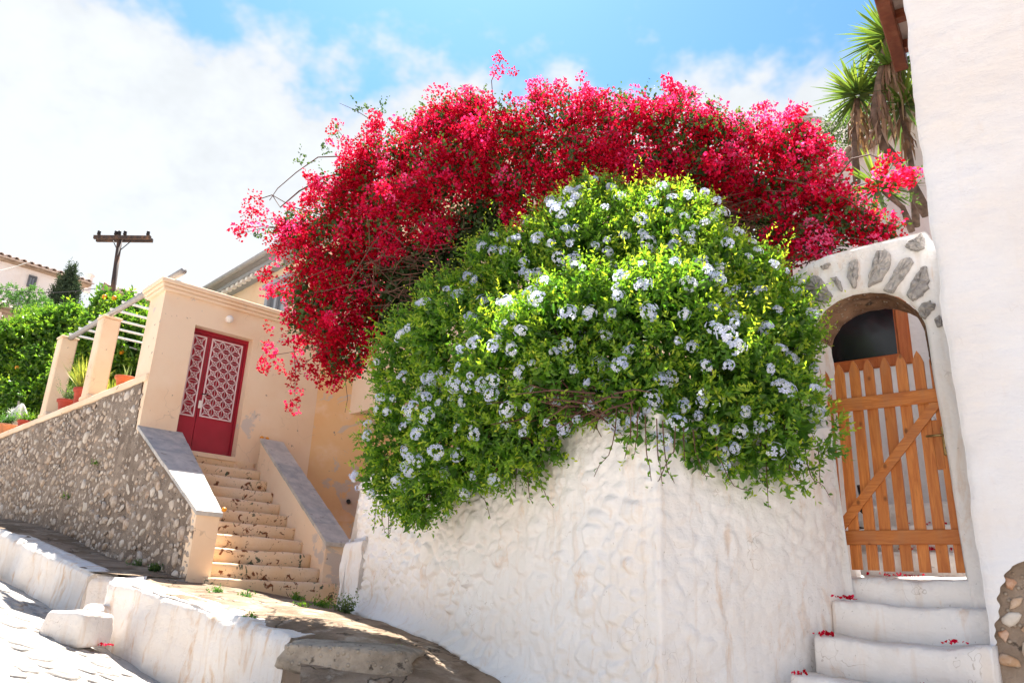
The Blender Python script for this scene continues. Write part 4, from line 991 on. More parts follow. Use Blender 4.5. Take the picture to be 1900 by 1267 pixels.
C1 = np.vstack([H1, SPc]); cr_ = np.r_[hr, rng.uniform(0.035, 0.075, len(SPc))]
nbr = np.maximum(10, (7200 * cr_ ** 2)).astype(int); nbr[:len(H1)] = np.maximum(40, nbr[:len(H1)])
idx = np.repeat(np.arange(len(C1)), nbr); dd_ = rdir(len(idx), rng)
lump = 1 + 0.28 * vnoise(C1[idx] * 3 + dd_ * 1.6, 1.7, 8)
Pb = C1[idx] + dd_ * (cr_[idx] * rng.uniform(0.70, 1.05, len(idx)) * lump)[:, None]
hue = np.clip((0.29 + 0.24 * vnoise(C1, 1.1, 5) + 0.22 * rng.normal(size=len(C1)))[idx] + rng.normal(0, .14, len(Pb)) + 0.15 * dd_[:, 2], 0, 1)  # bracts on top of each head pinker: light from above put into the colour
v1, f1_ = leaves(Pb, dd_ * .6 + rdir(len(Pb), rng), rng.uniform(.022, .046, len(Pb)), rng.uniform(.020, .040, len(Pb)), rng, 0.2)
print('bracts', len(Pb))
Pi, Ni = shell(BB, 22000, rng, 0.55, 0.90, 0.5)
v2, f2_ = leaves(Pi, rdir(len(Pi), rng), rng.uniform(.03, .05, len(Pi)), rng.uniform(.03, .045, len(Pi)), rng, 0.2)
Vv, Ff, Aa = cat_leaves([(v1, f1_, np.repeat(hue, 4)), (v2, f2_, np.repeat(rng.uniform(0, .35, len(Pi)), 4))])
obj('flowers', Vv, Ff, MAT['bract'], bou, False, Aa)
Pl, Nl = shell(BB, 2300, rng, 0.80, 1.12, 0.75); s_ = sprigs(Pl, Nl, rng, 5, (0.08, 0.22), 0.055, 0.034, 0.3, 0.7)
Pm, Nm = shell(BB, 6000, rng, 0.45, 0.8, 0.4); Pd, _n = shell([blob(760, 530, 7.9, .42), blob(830, 470, 7.7, .36), blob(720, 600, 8.0, .30), blob(900, 420, 7.5, .3), blob(780, 600, 7.9, .3), blob(1350, 400, 7.3, .3), blob(1440, 440, 7.1, .26), blob(1270, 380, 7.3, .25)], 7000, rng, 0.3, 1.0, 0.2); Pm = np.vstack([Pm, Pd]); v, f = leaves(Pm, rdir(len(Pm), rng), rng.uniform(.06, .10, len(Pm)), rng.uniform(.05, .06, len(Pm)), rng)
tops = [blob(*q) for q in ((690, 215, 7.9, .05), (660, 200, 7.9, .04), (710, 200, 7.9, .03), (605, 275, 8, .05), (625, 245, 8, .03), (560, 300, 8.1, .03), (870, 190, 7.8, .08), (900, 200, 7.7, .06), (1480, 455, 6.2, .08), (480, 440, 8.2, .03), (1700, 350, 5.6, .05), (1160, 200, 7.1, .05))]
Pt = np.vstack([np.array(b[:3]) + rdir(6, rng) * b[3] * 1.5 for b in tops]); st_ = sprigs(Pt, rdir(len(Pt), rng), rng, 6, (0.06, 0.22), 0.045, 0.03, 0.6, 0.3)
Vv, Ff, Aa = cat_leaves([s_, (v, f, np.repeat(rng.uniform(0, .3, len(Pm)), 4)), st_]); obj('foliage', Vv, Ff, MAT['boug_leaf'], bou, False, Aa)
mb = MB()
for pc in canes: mb.tube(pc, list(np.linspace(.006, .0025, len(pc))), 4, False)
def branch(pts, r0, r1, n=5):
    P = [at_y(*q) for q in pts]; m_ = len(P); mb.tube(P, list(np.linspace(r0, r1, m_)), n, False)
branch([(640, 320, 8.0), (600, 330, 8.1), (555, 355, 8.2), (520, 385, 8.2), (505, 362, 8.25), (480, 370, 8.3)], .012, .005)
branch([(640, 290, 8.0), (590, 292, 8.1), (550, 320, 8.2), (515, 350, 8.2), (500, 372, 8.2)], .008, .004)
branch([(600, 400, 8.0), (545, 385, 8.2), (505, 362, 8.25)], .008, .005)
branch([(905, 230, 7.6), (915, 190, 7.6), (912, 150, 7.6), (930, 110, 7.6)], .006, .004)
branch([(545, 640, 7.9), (548, 690, 7.9), (547, 735, 7.9)], .005, .003)
branch([(590, 640, 7.9), (560, 650, 7.9), (500, 660, 8)], .006, .003)
branch([(1540, 350, 6.2), (1580, 295, 6.0), (1615, 287, 5.8), (1650, 300, 5.6)], .010, .006)
branch([(700, 230, 7.9), (660, 205, 7.9), (630, 192, 7.9)], .005, .002)
branch([(640, 700, 7.7), (645, 740, 7.6), (640, 765, 7.5)], .004, .002)
branch([(650, 520, 7.4), (690, 455, 7.32), (745, 400, 7.25), (790, 372, 7.2), (850, 362, 7.1)], .008, .004)
branch([(1440, 330, 6.3), (1480, 338, 6.25), (1530, 352, 6.2), (1575, 372, 6.15), (1605, 395, 6.1)], .010, .005)
for i in range(330):                                     # bare twig tangle on the shaded underside
    px, py = random.choice([(1330, 390), (1400, 420), (1290, 370), (1470, 450), (800, 500), (760, 560), (860, 420), (1500, 465), (720, 480)]); y = 6.5 if px > 1000 else 7.3
    p = at_y(px + rng.normal(0, 45), py + rng.normal(0, 25), y + rng.uniform(-.2, .35)); q = p + np.array([rng.normal(0, .28), rng.normal(0, .15), rng.normal(0, .12)])
    mb.tube([p, (p + q) / 2 + rng.normal(0, .03, 3), q], [.006, .005, .003], 4, False)
for (px, py, y) in ((1350, 520, 6.9), (1080, 500, 7.6)):
    p = at_y(px, py, y); mb.tube([np.array([p[0], p[1], 1.6]), p * .5 + np.array([p[0], p[1], 1.6]) * .5 + rng.normal(0, .05, 3), p, at_y(px + 30, 330, y)], [.09, .07, .06, .03], 8)
tag(mb.build('branches', MAT['twig'], bou), kind='stuff')

# pergola under the bougainvillea (dark beams seen under the flowers) and garden ground
gp = empty('trellis', (0.8, 7.2, 2.2), 'dark timber trellis under the red bougainvillea', 'trellis')
mb = MB(); a, b = at_y(1280, 385, 7.0), at_y(1560, 440, 6.7); b = np.array([b[0], b[1], a[2]]); d_ = (b - a) / np.linalg.norm(b - a)
for k in range(4):
    off = np.array([-d_[1], d_[0], 0]) * (0.45 * k); m2 = MB(); m2.tube([a + off - d_ * 1.2, b + off + d_ * 0.1], 0.05, 8); m2.build('beam', MAT['beam_wood'], gp)
for k in range(5):
    p = a + d_ * (-1.0 + 0.55 * k) + np.array([0, 0, 0.07]); m2 = MB(); m2.tube([p - np.array([-d_[1], d_[0], 0]) * .2, p + np.array([-d_[1], d_[0], 0]) * 1.7], 0.035, 6); m2.build('rafter', MAT['beam_wood'], gp)
for k in (0, 3):
    for e in (0.9, -1.0):
        p = a + d_ * e + np.array([-d_[1], d_[0], 0]) * (0.45 * k); m2 = MB(); m2.tube([np.array([p[0], p[1], 2.0]), p], 0.05, 8); m2.build('post', MAT['beam_wood'], gp)

# ------------------------------------------------------------------ white garden wall (relief of whitewashed stones)
gj = on_gate(1556, 1000)[:2]                         # left gate jamb
TOPZ = 2.55
def wall_relief(name, path, zbot_f, ztop_f, mat, step=0.016, seed=2, amp=1.0, parent=None):
    path = np.array(path, float); d = np.r_[0, np.cumsum(np.linalg.norm(np.diff(path, axis=0), axis=1))]
    n = int(d[-1] / step); q = np.linspace(0, d[-1], n); XY = np.stack([np.interp(q, d, path[:, 0]), np.interp(q, d, path[:, 1])], 1)
    k = 1; pad = np.r_[XY[:1].repeat(k, 0) - (XY[1] - XY[0]) * np.arange(k, 0, -1)[:, None], XY, XY[-1:].repeat(k, 0) + (XY[-1] - XY[-2]) * np.arange(1, k + 1)[:, None]]
    XY = np.stack([np.convolve(pad[:, j], np.ones(2 * k + 1) / (2 * k + 1), 'valid') for j in (0, 1)], 1)   # rounds the corner
    tg = np.gradient(XY, axis=0); tg /= np.linalg.norm(tg, axis=1)[:, None]; nn = np.stack([tg[:, 1], -tg[:, 0]], 1)
    if nn[0] @ (-XY[0]) < 0: nn = -nn
    zb, zt_ = zbot_f(XY), ztop_f(q); nv = int((zt_ - zb).max() / step)
    tt = np.linspace(0, 1, nv); Zz = zb[:, None] * (1 - tt) + zt_[:, None] * tt
    S_ = np.repeat(q[:, None], nv, 1); PV = np.stack([S_, Zz], 2).reshape(-1, 2)
    g = np.random.default_rng(seed); ctr = []
    ext = (0, d[-1], zb.min(), zt_.max()); gx = {}
    for tr in range(9000):
        s_, z = g.uniform(ext[0] - .1, ext[1] + .1), g.uniform(ext[2] - .1, ext[3] + .1); r_ = 0.035 + 0.13 * g.random() ** 1.9
        if all((s_ - a) ** 2 + ((z - b) * 1.25) ** 2 > (r_ + c) ** 2 * 0.8 for a, b, c in ctr[-4000:]): ctr.append((s_, z, r_))
    ctr = np.array(ctr)
    wob = np.stack([fbm(np.c_[PV, np.zeros(len(PV))], 5, seed + 3, 2), fbm(np.c_[PV, np.ones(len(PV))], 5, seed + 5, 2)], 1) * 0.06
    Q = PV + wob; h = np.zeros(len(Q))
    for c0 in range(0, len(Q), 8000):
        D = np.sqrt((Q[c0:c0 + 8000, None, 0] - ctr[None, :, 0]) ** 2 + ((Q[c0:c0 + 8000, None, 1] - ctr[None, :, 1]) * 1.25) ** 2) - ctr[None, :, 2] * 0.6
        i2 = np.partition(D, 1, axis=1)[:, :2]; e = i2[:, 1] - i2[:, 0]; idx = D.argmin(1); idx0 = idx
        sh = np.clip(e / (0.05 + 0.09 * (np.sin(idx0 * 3.7) * .5 + .5)), 0, 1); sh = sh * sh * (3 - 2 * sh); hv = np.sin(idx * 12.9898) * 43758.5453; hv = hv - np.floor(hv)
        hv2 = np.sin(idx * 78.233) * 12543.77; hv2 -= np.floor(hv2)
        tilt = (Q[c0:c0 + 8000, 1] - ctr[idx, 1]) * (hv2 - .5) * 0.22
        h[c0:c0 + 8000] = sh * (0.016 + 0.036 * hv + tilt + np.clip(ctr[idx, 1] - Q[c0:c0 + 8000, 1], -.1, .1) * 0.12)
    P3 = np.c_[np.repeat(XY, nv, 0), Zz.reshape(-1)]
    am = amp * (0.15 + 0.7 * np.clip(0.5 + 0.9 * fbm(P3, 1.3, seed + 9, 2), 0, 1.2)) * np.where(PV[:, 0] > LW, 0.45, 1.0)
    h = h * am * 1.15 + 0.012 * fbm(P3, 6, seed + 11, 4) + 0.004 * fbm(P3, 24, seed + 15, 2) + 0.012 * fbm(P3, 1.2, seed + 12, 2)
    h = h * (1 - 0.6 * np.exp(-np.abs(PV[:, 0] - LW) / 0.10)) + 0.022 * np.exp(-np.abs(PV[:, 0] - LW) / 0.022)
    hh = (Zz - zb[:, None]).reshape(-1)
    h = h + 0.13 * np.exp(-np.clip(hh - 0.22, 0, None) / 0.055) * (hh < 2)
    P3[:, :2] += np.repeat(nn, nv, 0) * h[:, None]
    nV = len(P3); bk = np.r_[np.c_[XY - nn * 0.4, zt_], np.c_[XY - nn * 0.4, zb]]
    Fc = np.vstack([grid_faces(n, nv)])
    i = np.arange(n - 1)
    F2 = np.stack([i * nv + nv - 1, nV + i, nV + i + 1, (i + 1) * nv + nv - 1], 1); F3 = np.stack([nV + i, nV + n + i, nV + n + i + 1, nV + i + 1], 1)
    end = [[(0) * nv + nv - 1, 0, nV + n, nV], [(n - 1) * nv + nv - 1, (n - 1) * nv, nV + n + n - 1, nV + n - 1]]
    return obj(name, np.vstack([P3, bk]), np.vstack([Fc, F2, F3, np.array(end)]), mat, parent, True)
def ww_bot(XY):
    return pav_z(XY) - 0.18
LW = np.linalg.norm(CORNER - WL)
ztl = on_wall(662, 890)[2]; print('left top', ztl)
path = [WL, CORNER, CORNER + (gj - CORNER) * 0.985, gj + GN * 0.02]
ww = wall_relief('garden_wall', path, ww_bot, lambda q: np.interp(q, [0, 0.05, 1.4, LW - .3, LW + .2, LW + 1.2, LW + 2], [ztl, ztl, 2.80, 2.74, 2.66, 2.70, 2.9]), MAT['white'], 0.017, 2, 1.0)
tag(ww, 'whitewashed lumpy stone garden wall under the blue flowering shrub', 'wall')
pe = on_wall(640, 1000); pz = pe[2]
o = sweep('wall_pier', [(*(WL + WDIR * 0.22 - np.array([.02, .12])), 1.0, pz - 0.02), (*(WL - WDIR * 0.25 - np.array([.02, .12])), 1.0, pz)], 0.42, MAT['white'], 31, 0.03, 40, 40, side=1, rnd=0.1); tag(o, 'low rounded whitewashed pier at the far end of the garden wall', 'pier')
# garden ground behind the wall
gz = 2.2
tag(obj('garden_ground', [np.r_[WL + [.3, .2], gz], np.r_[CORNER + [.1, .35], gz], np.r_[gj + [-.05, .3], gz], np.r_[gj + GN * 3.2 + [-.1, 0], gz], np.r_[2.5, 16, gz], np.r_[-1.5, 16, gz]], [(0, 1, 2, 3, 4, 5)], MAT['soil']), kind='structure')

# ------------------------------------------------------------------ arch wall around the gate
aw = empty('arch_wall', G0, 'whitewashed arched gateway with exposed grey radial stones', 'gateway')
inner = [(1572, 1135), (1560, 1050), (1545, 900), (1530, 760), (1516, 670), (1508, 622), (1513, 598), (1528, 574), (1553, 556), (1580, 545), (1611, 540), (1640, 542), (1665, 549), (1688, 563), (1704, 579), (1715, 599), (1721, 634), (1731, 700), (1748, 800), (1767, 920), (1786, 1040), (1802, 1135)]
outer = [(1500, 1135), (1490, 1050), (1475, 900), (1462, 760), (1452, 670), (1446, 600), (1448, 530), (1463, 512), (1500, 487), (1530, 474), (1565, 463), (1610, 451), (1655, 440), (1690, 432), (1716, 426), (1765, 500), (1785, 580), (1805, 680), (1830, 800), (1850, 920), (1870, 1040), (1890, 1135)]
def dens(L, n):
    P = np.array([on_gate(*q) for q in L]); d = np.linspace(0, len(L) - 1, n)
    return np.stack([np.interp(d, np.arange(len(L)), P[:, k]) for k in range(3)], 1)
n_, m_ = 150, 22; I_, O_ = dens(inner, n_), dens(outer, n_); tt = np.linspace(0, 1, m_)
V = (I_[:, None] * (1 - tt[None, :, None]) + O_[:, None] * tt[None, :, None]).reshape(-1, 3)
bulge = (0.010 * fbm(V, 3, 51, 4) + 0.008 * fbm(V, 9, 55, 3)); tq = np.tile(tt, n_); bulge -= 0.035 * np.clip(1 - tq / 0.12, 0, 1) ** 2 + 0.03 * np.clip((tq - 0.9) / 0.1, 0, 1) ** 2
V = V - GN3 * bulge[:, None]
nV = len(V); Bk = np.vstack([I_ + GN3 * 0.02, O_ + GN3 * 0.40])
obk = O_ + GN3 * 0.40
Vv = np.vstack([V, obk]); Fc = [tuple(f) for f in grid_faces(n_, m_).tolist()] + [(i * m_ + m_ - 1, (i + 1) * m_ + m_ - 1, nV + i + 1, nV + i) for i in range(n_ - 1)]
obj('wall', Vv, Fc, MAT['white'], aw, True)
# soffit: rough brown stone above, white jambs below
Vs = []; dep = np.linspace(0.0, 0.42, 16)
for P_ in I_:
    for d_2 in dep: Vs.append(P_ + GN3 * (d_2 + 0.035))
Vs = np.array(Vs); cen = np.r_[on_gate(1615, 640)]; rad = cen - Vs; rad /= np.linalg.norm(rad, axis=1)[:, None]
band = np.tile(np.sin(np.linspace(0, 3.2 * math.pi, 16)) * 0.018, n_)
Vs = Vs + rad * (band * (Vs[:, 2] > on_gate(1530, 690)[2]) + 0.012 * fbm(Vs, 6, 61, 3))[:, None]
ja, jb = 36, 118
fs = grid_faces(n_, 16); row = fs[:, 0] // 16
obj('soffit', Vs, fs[(row >= ja) & (row < jb)], MAT['soffit'], aw, True)
obj('jamb', Vs, fs[(row < ja) | (row >= jb)], MAT['white'], aw, True)
def c5(x, y): return 1460 + x / 4.2235, 420 + y / 4.2235
AS = [[(928, 160), (960, 120), (1010, 105), (1060, 62), (1078, 100), (1078, 175), (1025, 200), (965, 185)],
      [(715, 185), (770, 182), (825, 225), (800, 330), (745, 425), (645, 480), (650, 400), (680, 280)],
      [(905, 262), (960, 255), (998, 285), (945, 380), (900, 440), (830, 525), (760, 510), (800, 440), (850, 350)],
      [(1060, 325), (1105, 318), (1115, 400), (1118, 490), (1060, 545), (985, 590), (940, 550), (980, 450), (1020, 380)],
      [(495, 290), (550, 258), (558, 340), (556, 420), (535, 490), (508, 475), (480, 400), (485, 330)],
      [(205, 390), (255, 395), (300, 450), (330, 510), (365, 545), (310, 610), (240, 590), (180, 530), (130, 495), (165, 440)],
      [(345, 405), (390, 400), (425, 440), (440, 515), (410, 500), (375, 450)],
      [(1060, 610), (1125, 590), (1162, 615), (1150, 655), (1110, 700), (1085, 735), (1050, 705), (1030, 660)],
      [(1155, 740), (1200, 705), (1222, 745), (1222, 785), (1180, 785)],
      [(270, 325), (330, 292), (350, 300), (320, 335), (285, 345)]]
for k, poly in enumerate(AS):
    P0 = np.array([on_gate(*c5(*q)) for q in poly]); g = np.random.default_rng(300 + k); Pq = []
    for i in range(len(P0)):
        for e in (0, .33, .67): Pq.append(P0[i] * (1 - e) + P0[(i + 1) % len(P0)] * e + (GU3 * g.normal(0, .003) + Z3 * g.normal(0, .003)))
    Pq = np.array(Pq); c = Pq.mean(0); n = len(Pq)
    rings = [(1.0, -0.01, 0), (1.0, 0.020, .003), (0.92, 0.030, .004), (0.6, 0.034, .006), (0.3, 0.036, .006)]
    V = [c + (p - c) * f_ - GN3 * (h_ + g.normal(0, 1) * j_) for f_, h_, j_ in rings for p in Pq] + [c - GN3 * 0.034]
    m_r = len(rings)
    Fc = [(a * n + i, a * n + (i + 1) % n, (a + 1) * n + (i + 1) % n, (a + 1) * n + i) for a in range(m_r - 1) for i in range(n)] + [((m_r - 1) * n + i, (m_r - 1) * n + (i + 1) % n, m_r * n) for i in range(n)]
    obj('stone', V, Fc, MAT['arch_stone'], aw)

# ------------------------------------------------------------------ gate
gt = empty('picket_gate', G0 + np.array([0, 0, .02]), 'orange pine picket gate with diagonal brace in the white archway', 'gate')
GB = 0.13                                                  # set back from the outer face
GAX = [GU3, GN3, Z3]
def sz(px, py, b=GB): p = on_gate(px, py, b); return (p[:2] - G0[:2] - GN * b) @ GU, p[2]
def gp_(s_, o, z): return np.r_[G0[:2] + GU * s_ + GN * o, z]
def c6(x, y): return 1500 + x / 2.815, 640 + y / 2.815
pk = [((175, 112), (235, 1185)), ((257, 78), (313, 1185)), ((320, 45), (403, 1180)), ((408, 45), (498, 1178)), ((495, 45), (588, 1175)), ((588, 45), (683, 1170))]
zbot = np.mean([sz(*c6(*b))[1] for _, b in pk]); ztip = [sz(*c6(*a))[1] for a, _ in pk]; print('gate bottom', zbot, ztip)
s_in = [(sz(*c6(*a))[0] + sz(*c6(*b))[0]) / 2 for a, b in pk]; print('pickets s', s_in)
sp_p = (s_in[-1] - s_in[0]) / 5
def picket(sc_, wd_, z0, z1, o=0.0, nm='picket'):
    h_ = wd_ / 2; m2 = MB(); poly = [gp_(sc_ - h_, GB + o, z0), gp_(sc_ + h_, GB + o, z0), gp_(sc_ + h_, GB + o, z1 - 0.085), gp_(sc_ + h_ * .55, GB + o, z1 - 0.035), gp_(sc_, GB + o, z1), gp_(sc_ - h_ * .55, GB + o, z1 - 0.035), gp_(sc_ - h_, GB + o, z1 - 0.085)]
    m2.prism(poly, GN3 * 0.022); m2.build(nm, MAT['gate_wood'], gt, org=gp_(sc_, GB + o, z0))
zt_lin = np.polyfit(s_in, ztip, 1)
allp = [s_in[0] - sp_p] + s_in + [s_in[-1] + sp_p]
for k, s_ in enumerate(allp):
    z1 = float(np.polyval(zt_lin, s_)) + random.uniform(-.006, .006); z1 = z1 - (0.03 if k == 0 else 0)
    picket(s_, 0.071 if 0 < k < len(allp) - 1 else 0.074, zbot + random.uniform(-.008, .008), z1)
sl_, sr_ = allp[0] - 0.035, allp[-1] + 0.035
m2 = MB(); m2.box(gp_(sl_ - 0.036, GB + 0.01, (zbot + ztip[0]) / 2 - .02), (0.062, 0.05, ztip[0] - zbot - .04), GAX, 0.004); m2.build('post', MAT['gate_wood'], gt, org=gp_(sl_, GB, zbot))
m2 = MB(); m2.box(gp_(sr_ + 0.028, GB + 0.05, (zbot + ztip[-1]) / 2 - .01), (0.045, 0.06, ztip[-1] - zbot + 0.02), GAX, 0.004); m2.build('post', MAT['gate_wood'], gt, org=gp_(sr_, GB, zbot))
zr1 = (sz(*c6(135, 335))[1] + sz(*c6(630, 255))[1]) / 2; zr0 = (sz(*c6(200, 1020))[1] + sz(*c6(765, 988))[1]) / 2
for zz in (zr1, zr0):
    m2 = MB(); m2.box(gp_((sl_ + sr_) / 2 - .004, GB - 0.0135, zz), (sr_ - sl_ - 0.02, 0.024, 0.098), GAX, 0.005); m2.build('rail', MAT['gate_wood_h'], gt, org=gp_((sl_ + sr_) / 2, GB, zz))
p0, p1 = gp_(sl_ + 0.035, GB - 0.0135, zr0 + 0.052), gp_(sr_ - 0.04, GB - 0.0135, zr1 - 0.052); d = (p1 - p0) / np.linalg.norm(p1 - p0); nb_ = np.cross(d, GN3)
h_ = 0.036; ex_ = h_ * 0.9
m2 = MB(); m2.prism([p0 - GU3 * .03 - Z3 * 0.0, p0 + GU3 * 0.055, p1 + GU3 * 0.03 - Z3 * 0.0, p1 - GU3 * 0.055], GN3 * 0.012); 
m2.V = [tuple(np.array(v) - GN3 * 0.012) for v in m2.V]; m2.build('brace', MAT['gate_wood_h'], gt, org=(p0 + p1) / 2)
sk, zk = sz(*c6(655, 505)); 
m2 = MB(); m2.box(gp_(allp[-1] - 0.045, GB + 0.011, zk - 0.02), (0.055, 0.024, 0.34), GAX, 0.003); m2.build('lock_block', MAT['gate_wood'], gt, org=gp_(sk, GB, zk))
m2 = MB(); m2.box(gp_(allp[-1], GB - 0.008, zk), (0.036, 0.012, 0.20), GAX, 0.005); pl_ = m2.build('lock_plate', MAT['brass'], gt)
m2 = MB(); m2.tube([gp_(allp[-1], GB - 0.01, zk + 0.03), gp_(allp[-1], GB - 0.055, zk + 0.03), gp_(allp[-1] - 0.02, GB - 0.062, zk + 0.03), gp_(allp[-1] - 0.105, GB - 0.058, zk + 0.03)], 0.008, 8); m2.build('handle', MAT['brass'], pl_, True)
m2 = MB(); m2.tube([gp_(allp[-1], GB - 0.0141, zk - 0.05), gp_(allp[-1], GB - 0.0155, zk - 0.05)], 0.007, 10); m2.build('keyhole', MAT['dark_metal'], pl_)
# iron hook hanging behind the gate
hk = gp_(s_in[0] + sp_p * 0.42, GB + 0.06, sz(*c6(228, 800))[1]); m2 = MB(); m2.tube([hk + np.array([0, 0, .10]), hk + GU3 * .012, hk - np.array([0, 0, .08]), hk - np.array([0, 0, .10]) + GU3 * .02], .012, 6); tag(m2.build('gate_latch', MAT['dark_metal'], None, True), 'dark iron latch hanging behind the left pickets of the gate', 'latch')

# ------------------------------------------------------------------ steps up to the gate
stp = empty('gate_steps', gp_(0.35, -0.6, 0.4), 'whitewashed worn steps leading up to the picket gate', 'steps')
zs = [1.80, 1.60, 1.375, 1.145, 0.92, 0.70]
zs[0] = zbot - 0.035; print('threshold z', zs[0])
fr = [0.02, -0.14, -0.42, -0.70, -0.98, -1.26]
for k in range(6):
    s0 = -0.02 - 0.012 * k - 0.009 * k * k; s1_2 = 0.93 - 0.012 * k
    V = []; n = 90; pr2 = [(0.0, -0.5), (-0.004, -0.06), (0.004, -0.022), (0.022, -0.006), (0.06, 0.0), (0.30 if k else 0.45, 0.004), (0.30 if k else 0.45, -0.5)]
    for i in range(n + 1):
        s_ = s0 + (s1_2 - s0) * i / n
        for (a, b) in pr2: V.append(gp_(s_, fr[k] + a, zs[k] + b - (0.018 * math.sin(math.pi * i / n) if b > -.1 else 0)))
    V = np.array(V); V += (0.024 * fbm(V, 3.2, 130 + k, 4) + 0.010 * fbm(V, 13, 140 + k, 2))[:, None] * np.array([-GN[0] * .8, -GN[1] * .8, 0.6])
    q = len(pr2); Fc = [(i * q + j, (i + 1) * q + j, (i + 1) * q + (j + 1) % q, i * q + (j + 1) % q) for i in range(n) for j in range(q)] + [tuple(range(q)), tuple(n * q + j for j in range(q - 1, -1, -1))]
    obj('step', V, Fc, MAT['white'], stp, True)
def petals(loc, n, rad, label, seed):
    g = np.random.default_rng(seed); P = np.array(loc) + np.c_[g.normal(0, rad, n), g.normal(0, rad * .4, n), g.uniform(0.0, 0.014, n)]
    D = rdir(n, g); D[:, 2] = np.abs(D[:, 2]) * 0.5; v, f = leaves(P, D, g.uniform(.018, .03, n), g.uniform(.016, .026, n), g, .2)
    tag(obj('fallen_petals', v, f, MAT['bract'], None, False, np.repeat(g.uniform(0, .5, n), 4)), label, 'petals')
petals(gp_(0.05, -0.10, zs[1] + 0.006), 26, 0.04, 'fallen crimson petals on the left of the top gate step', 1)
petals(gp_(-0.02, -0.36, zs[2] + 0.006), 30, 0.03, 'little heap of crimson petals on the second gate step beside the wall', 2)
petals(gp_(0.72, -0.38, zs[2] + 0.006), 16, 0.025, 'few crimson petals at the right end of the second gate step', 3)
petals(gp_(0.60, -0.66, zs[3] + 0.006), 14, 0.015, 'single tuft of pink petals on the third gate step', 4)
petals(gp_(-0.10, -0.66, zs[3] + 0.006), 14, 0.03, 'dark red petals at the left of the third gate step', 5)
petals(at_y(180, 1203, 7.7) + np.array([0, 0, .03]), 40, 0.07, 'crimson petals gathered on the street by the kerb foot', 6)

# ------------------------------------------------------------------ yard behind the gate: wall, window, inner steps
yd = empty('yard_house', gp_(0.3, 1.9, 1.8), 'pale wall with varnished window behind the picket gate', 'house')
YB = 1.75
def yz(px, py): return at_line(px, py, G0[:2] + GN * YB, GU)
wr = yz(1672, 575); wb = yz(1695, 668); ss_ = lambda p: (p[:2] - G0[:2] - GN * YB) @ GU
sR = ss_(wb); zB = (yz(1545, 700)[2] + wb[2]) / 2; zT = zB + 1.0; sLw = sR - 1.35; print('yard win', sR, zB)
def yb(name, s0, s1_, o0, o1, z0, z1, mat, par, bev=0):
    m2 = MB(); m2.box(gp_((s0 + s1_) / 2, YB + (o0 + o1) / 2, (z0 + z1) / 2), (s1_ - s0, o1 - o0, z1 - z0), GAX, bev); return m2.build(name, mat, par)
yb('wall', -1.6, sLw, 0, .3, 1.5, 4.6, MAT['white_house'], yd); yb('wall', sR, sR + 1.6, 0, .3, 1.5, 4.6, MAT['white_house'], yd)
yb('wall', sLw, sR, .002, .298, 1.5, zB, MAT['white_house'], yd); yb('wall', sLw, sR, .002, .298, zT, 4.6, MAT['white_house'], yd)
wno = yb('window', sLw, sR, 0.10, 0.13, zB, zT, MAT['glass'], yd)
for (a, b, c, d2) in ((sR - 0.11, sR, zB, zT), (sLw, sLw + 0.11, zB, zT), (sLw + .11, sR - .11, zB, zB + .11), (sLw + .11, sR - .11, zT - .1, zT)): yb('frame', a, b, -0.02, 0.10, c, d2, MAT['frame_wood'], wno, 0.012)
yb('frame', sR - 0.125, sR - 0.115, 0.0, .098, zB + .115, zT - .105, MAT['frame_wood'], wno)
ins_ = empty('inner_steps', gp_(0.3, 0.6, zs[0]), 'whitewashed steps rising in shade behind the picket gate', 'steps')
for k in range(4):
    V = []; n = 24
    for i in range(n + 1):
        s_ = -0.6 + 1.9 * i / n
        for (a, b) in ((0, -0.4), (0, -0.03), (0.03, 0), (0.32, 0), (0.32, -0.4)): V.append(gp_(s_, 0.55 + 0.27 * k + a, zs[0] + 0.0 + 0.21 * k + (0.02 if k == 0 else 0) + b))
    V = np.array(V); V += (0.02 * fbm(V, 4, 160 + k, 3))[:, None] * np.array([-GN[0], -GN[1], .6]); q = 5
    Fc = [(i * q + j, (i + 1) * q + j, (i + 1) * q + (j + 1) % q, i * q + (j + 1) % q) for i in range(n) for j in range(q)] + [tuple(range(q)), tuple(n * q + j for j in range(q - 1, -1, -1))]
    obj('step', V, Fc, MAT['white'], ins_, True)
    if k < 3: petals(gp_(0.25 + 0.1 * k, 0.55 + 0.27 * k + .2, zs[0] + 0.21 * k + 0.02), 40, 0.12, ('red petals on the lowest step behind the gate', 'red petals on the middle step behind the gate', 'red petals on the upper step behind the gate')[k], 20 + k)
# side wall of the yard at the right
sw_ = tag(obj('yard_wall', [gp_(0.86, 0.42, 1.2), gp_(0.86, 2.2, 1.2), gp_(0.86, 2.2, 3.4), gp_(0.86, 0.42, 3.4), gp_(1.1, 0.42, 1.2), gp_(1.1, 2.2, 1.2), gp_(1.1, 2.2, 3.4), gp_(1.1, 0.42, 3.4)], [(0, 1, 2, 3), (7, 6, 5, 4), (3, 2, 6, 7), (0, 3, 7, 4), (1, 5, 6, 2)], MAT['white_house']), 'pale side wall seen through the arch to the right', 'wall')

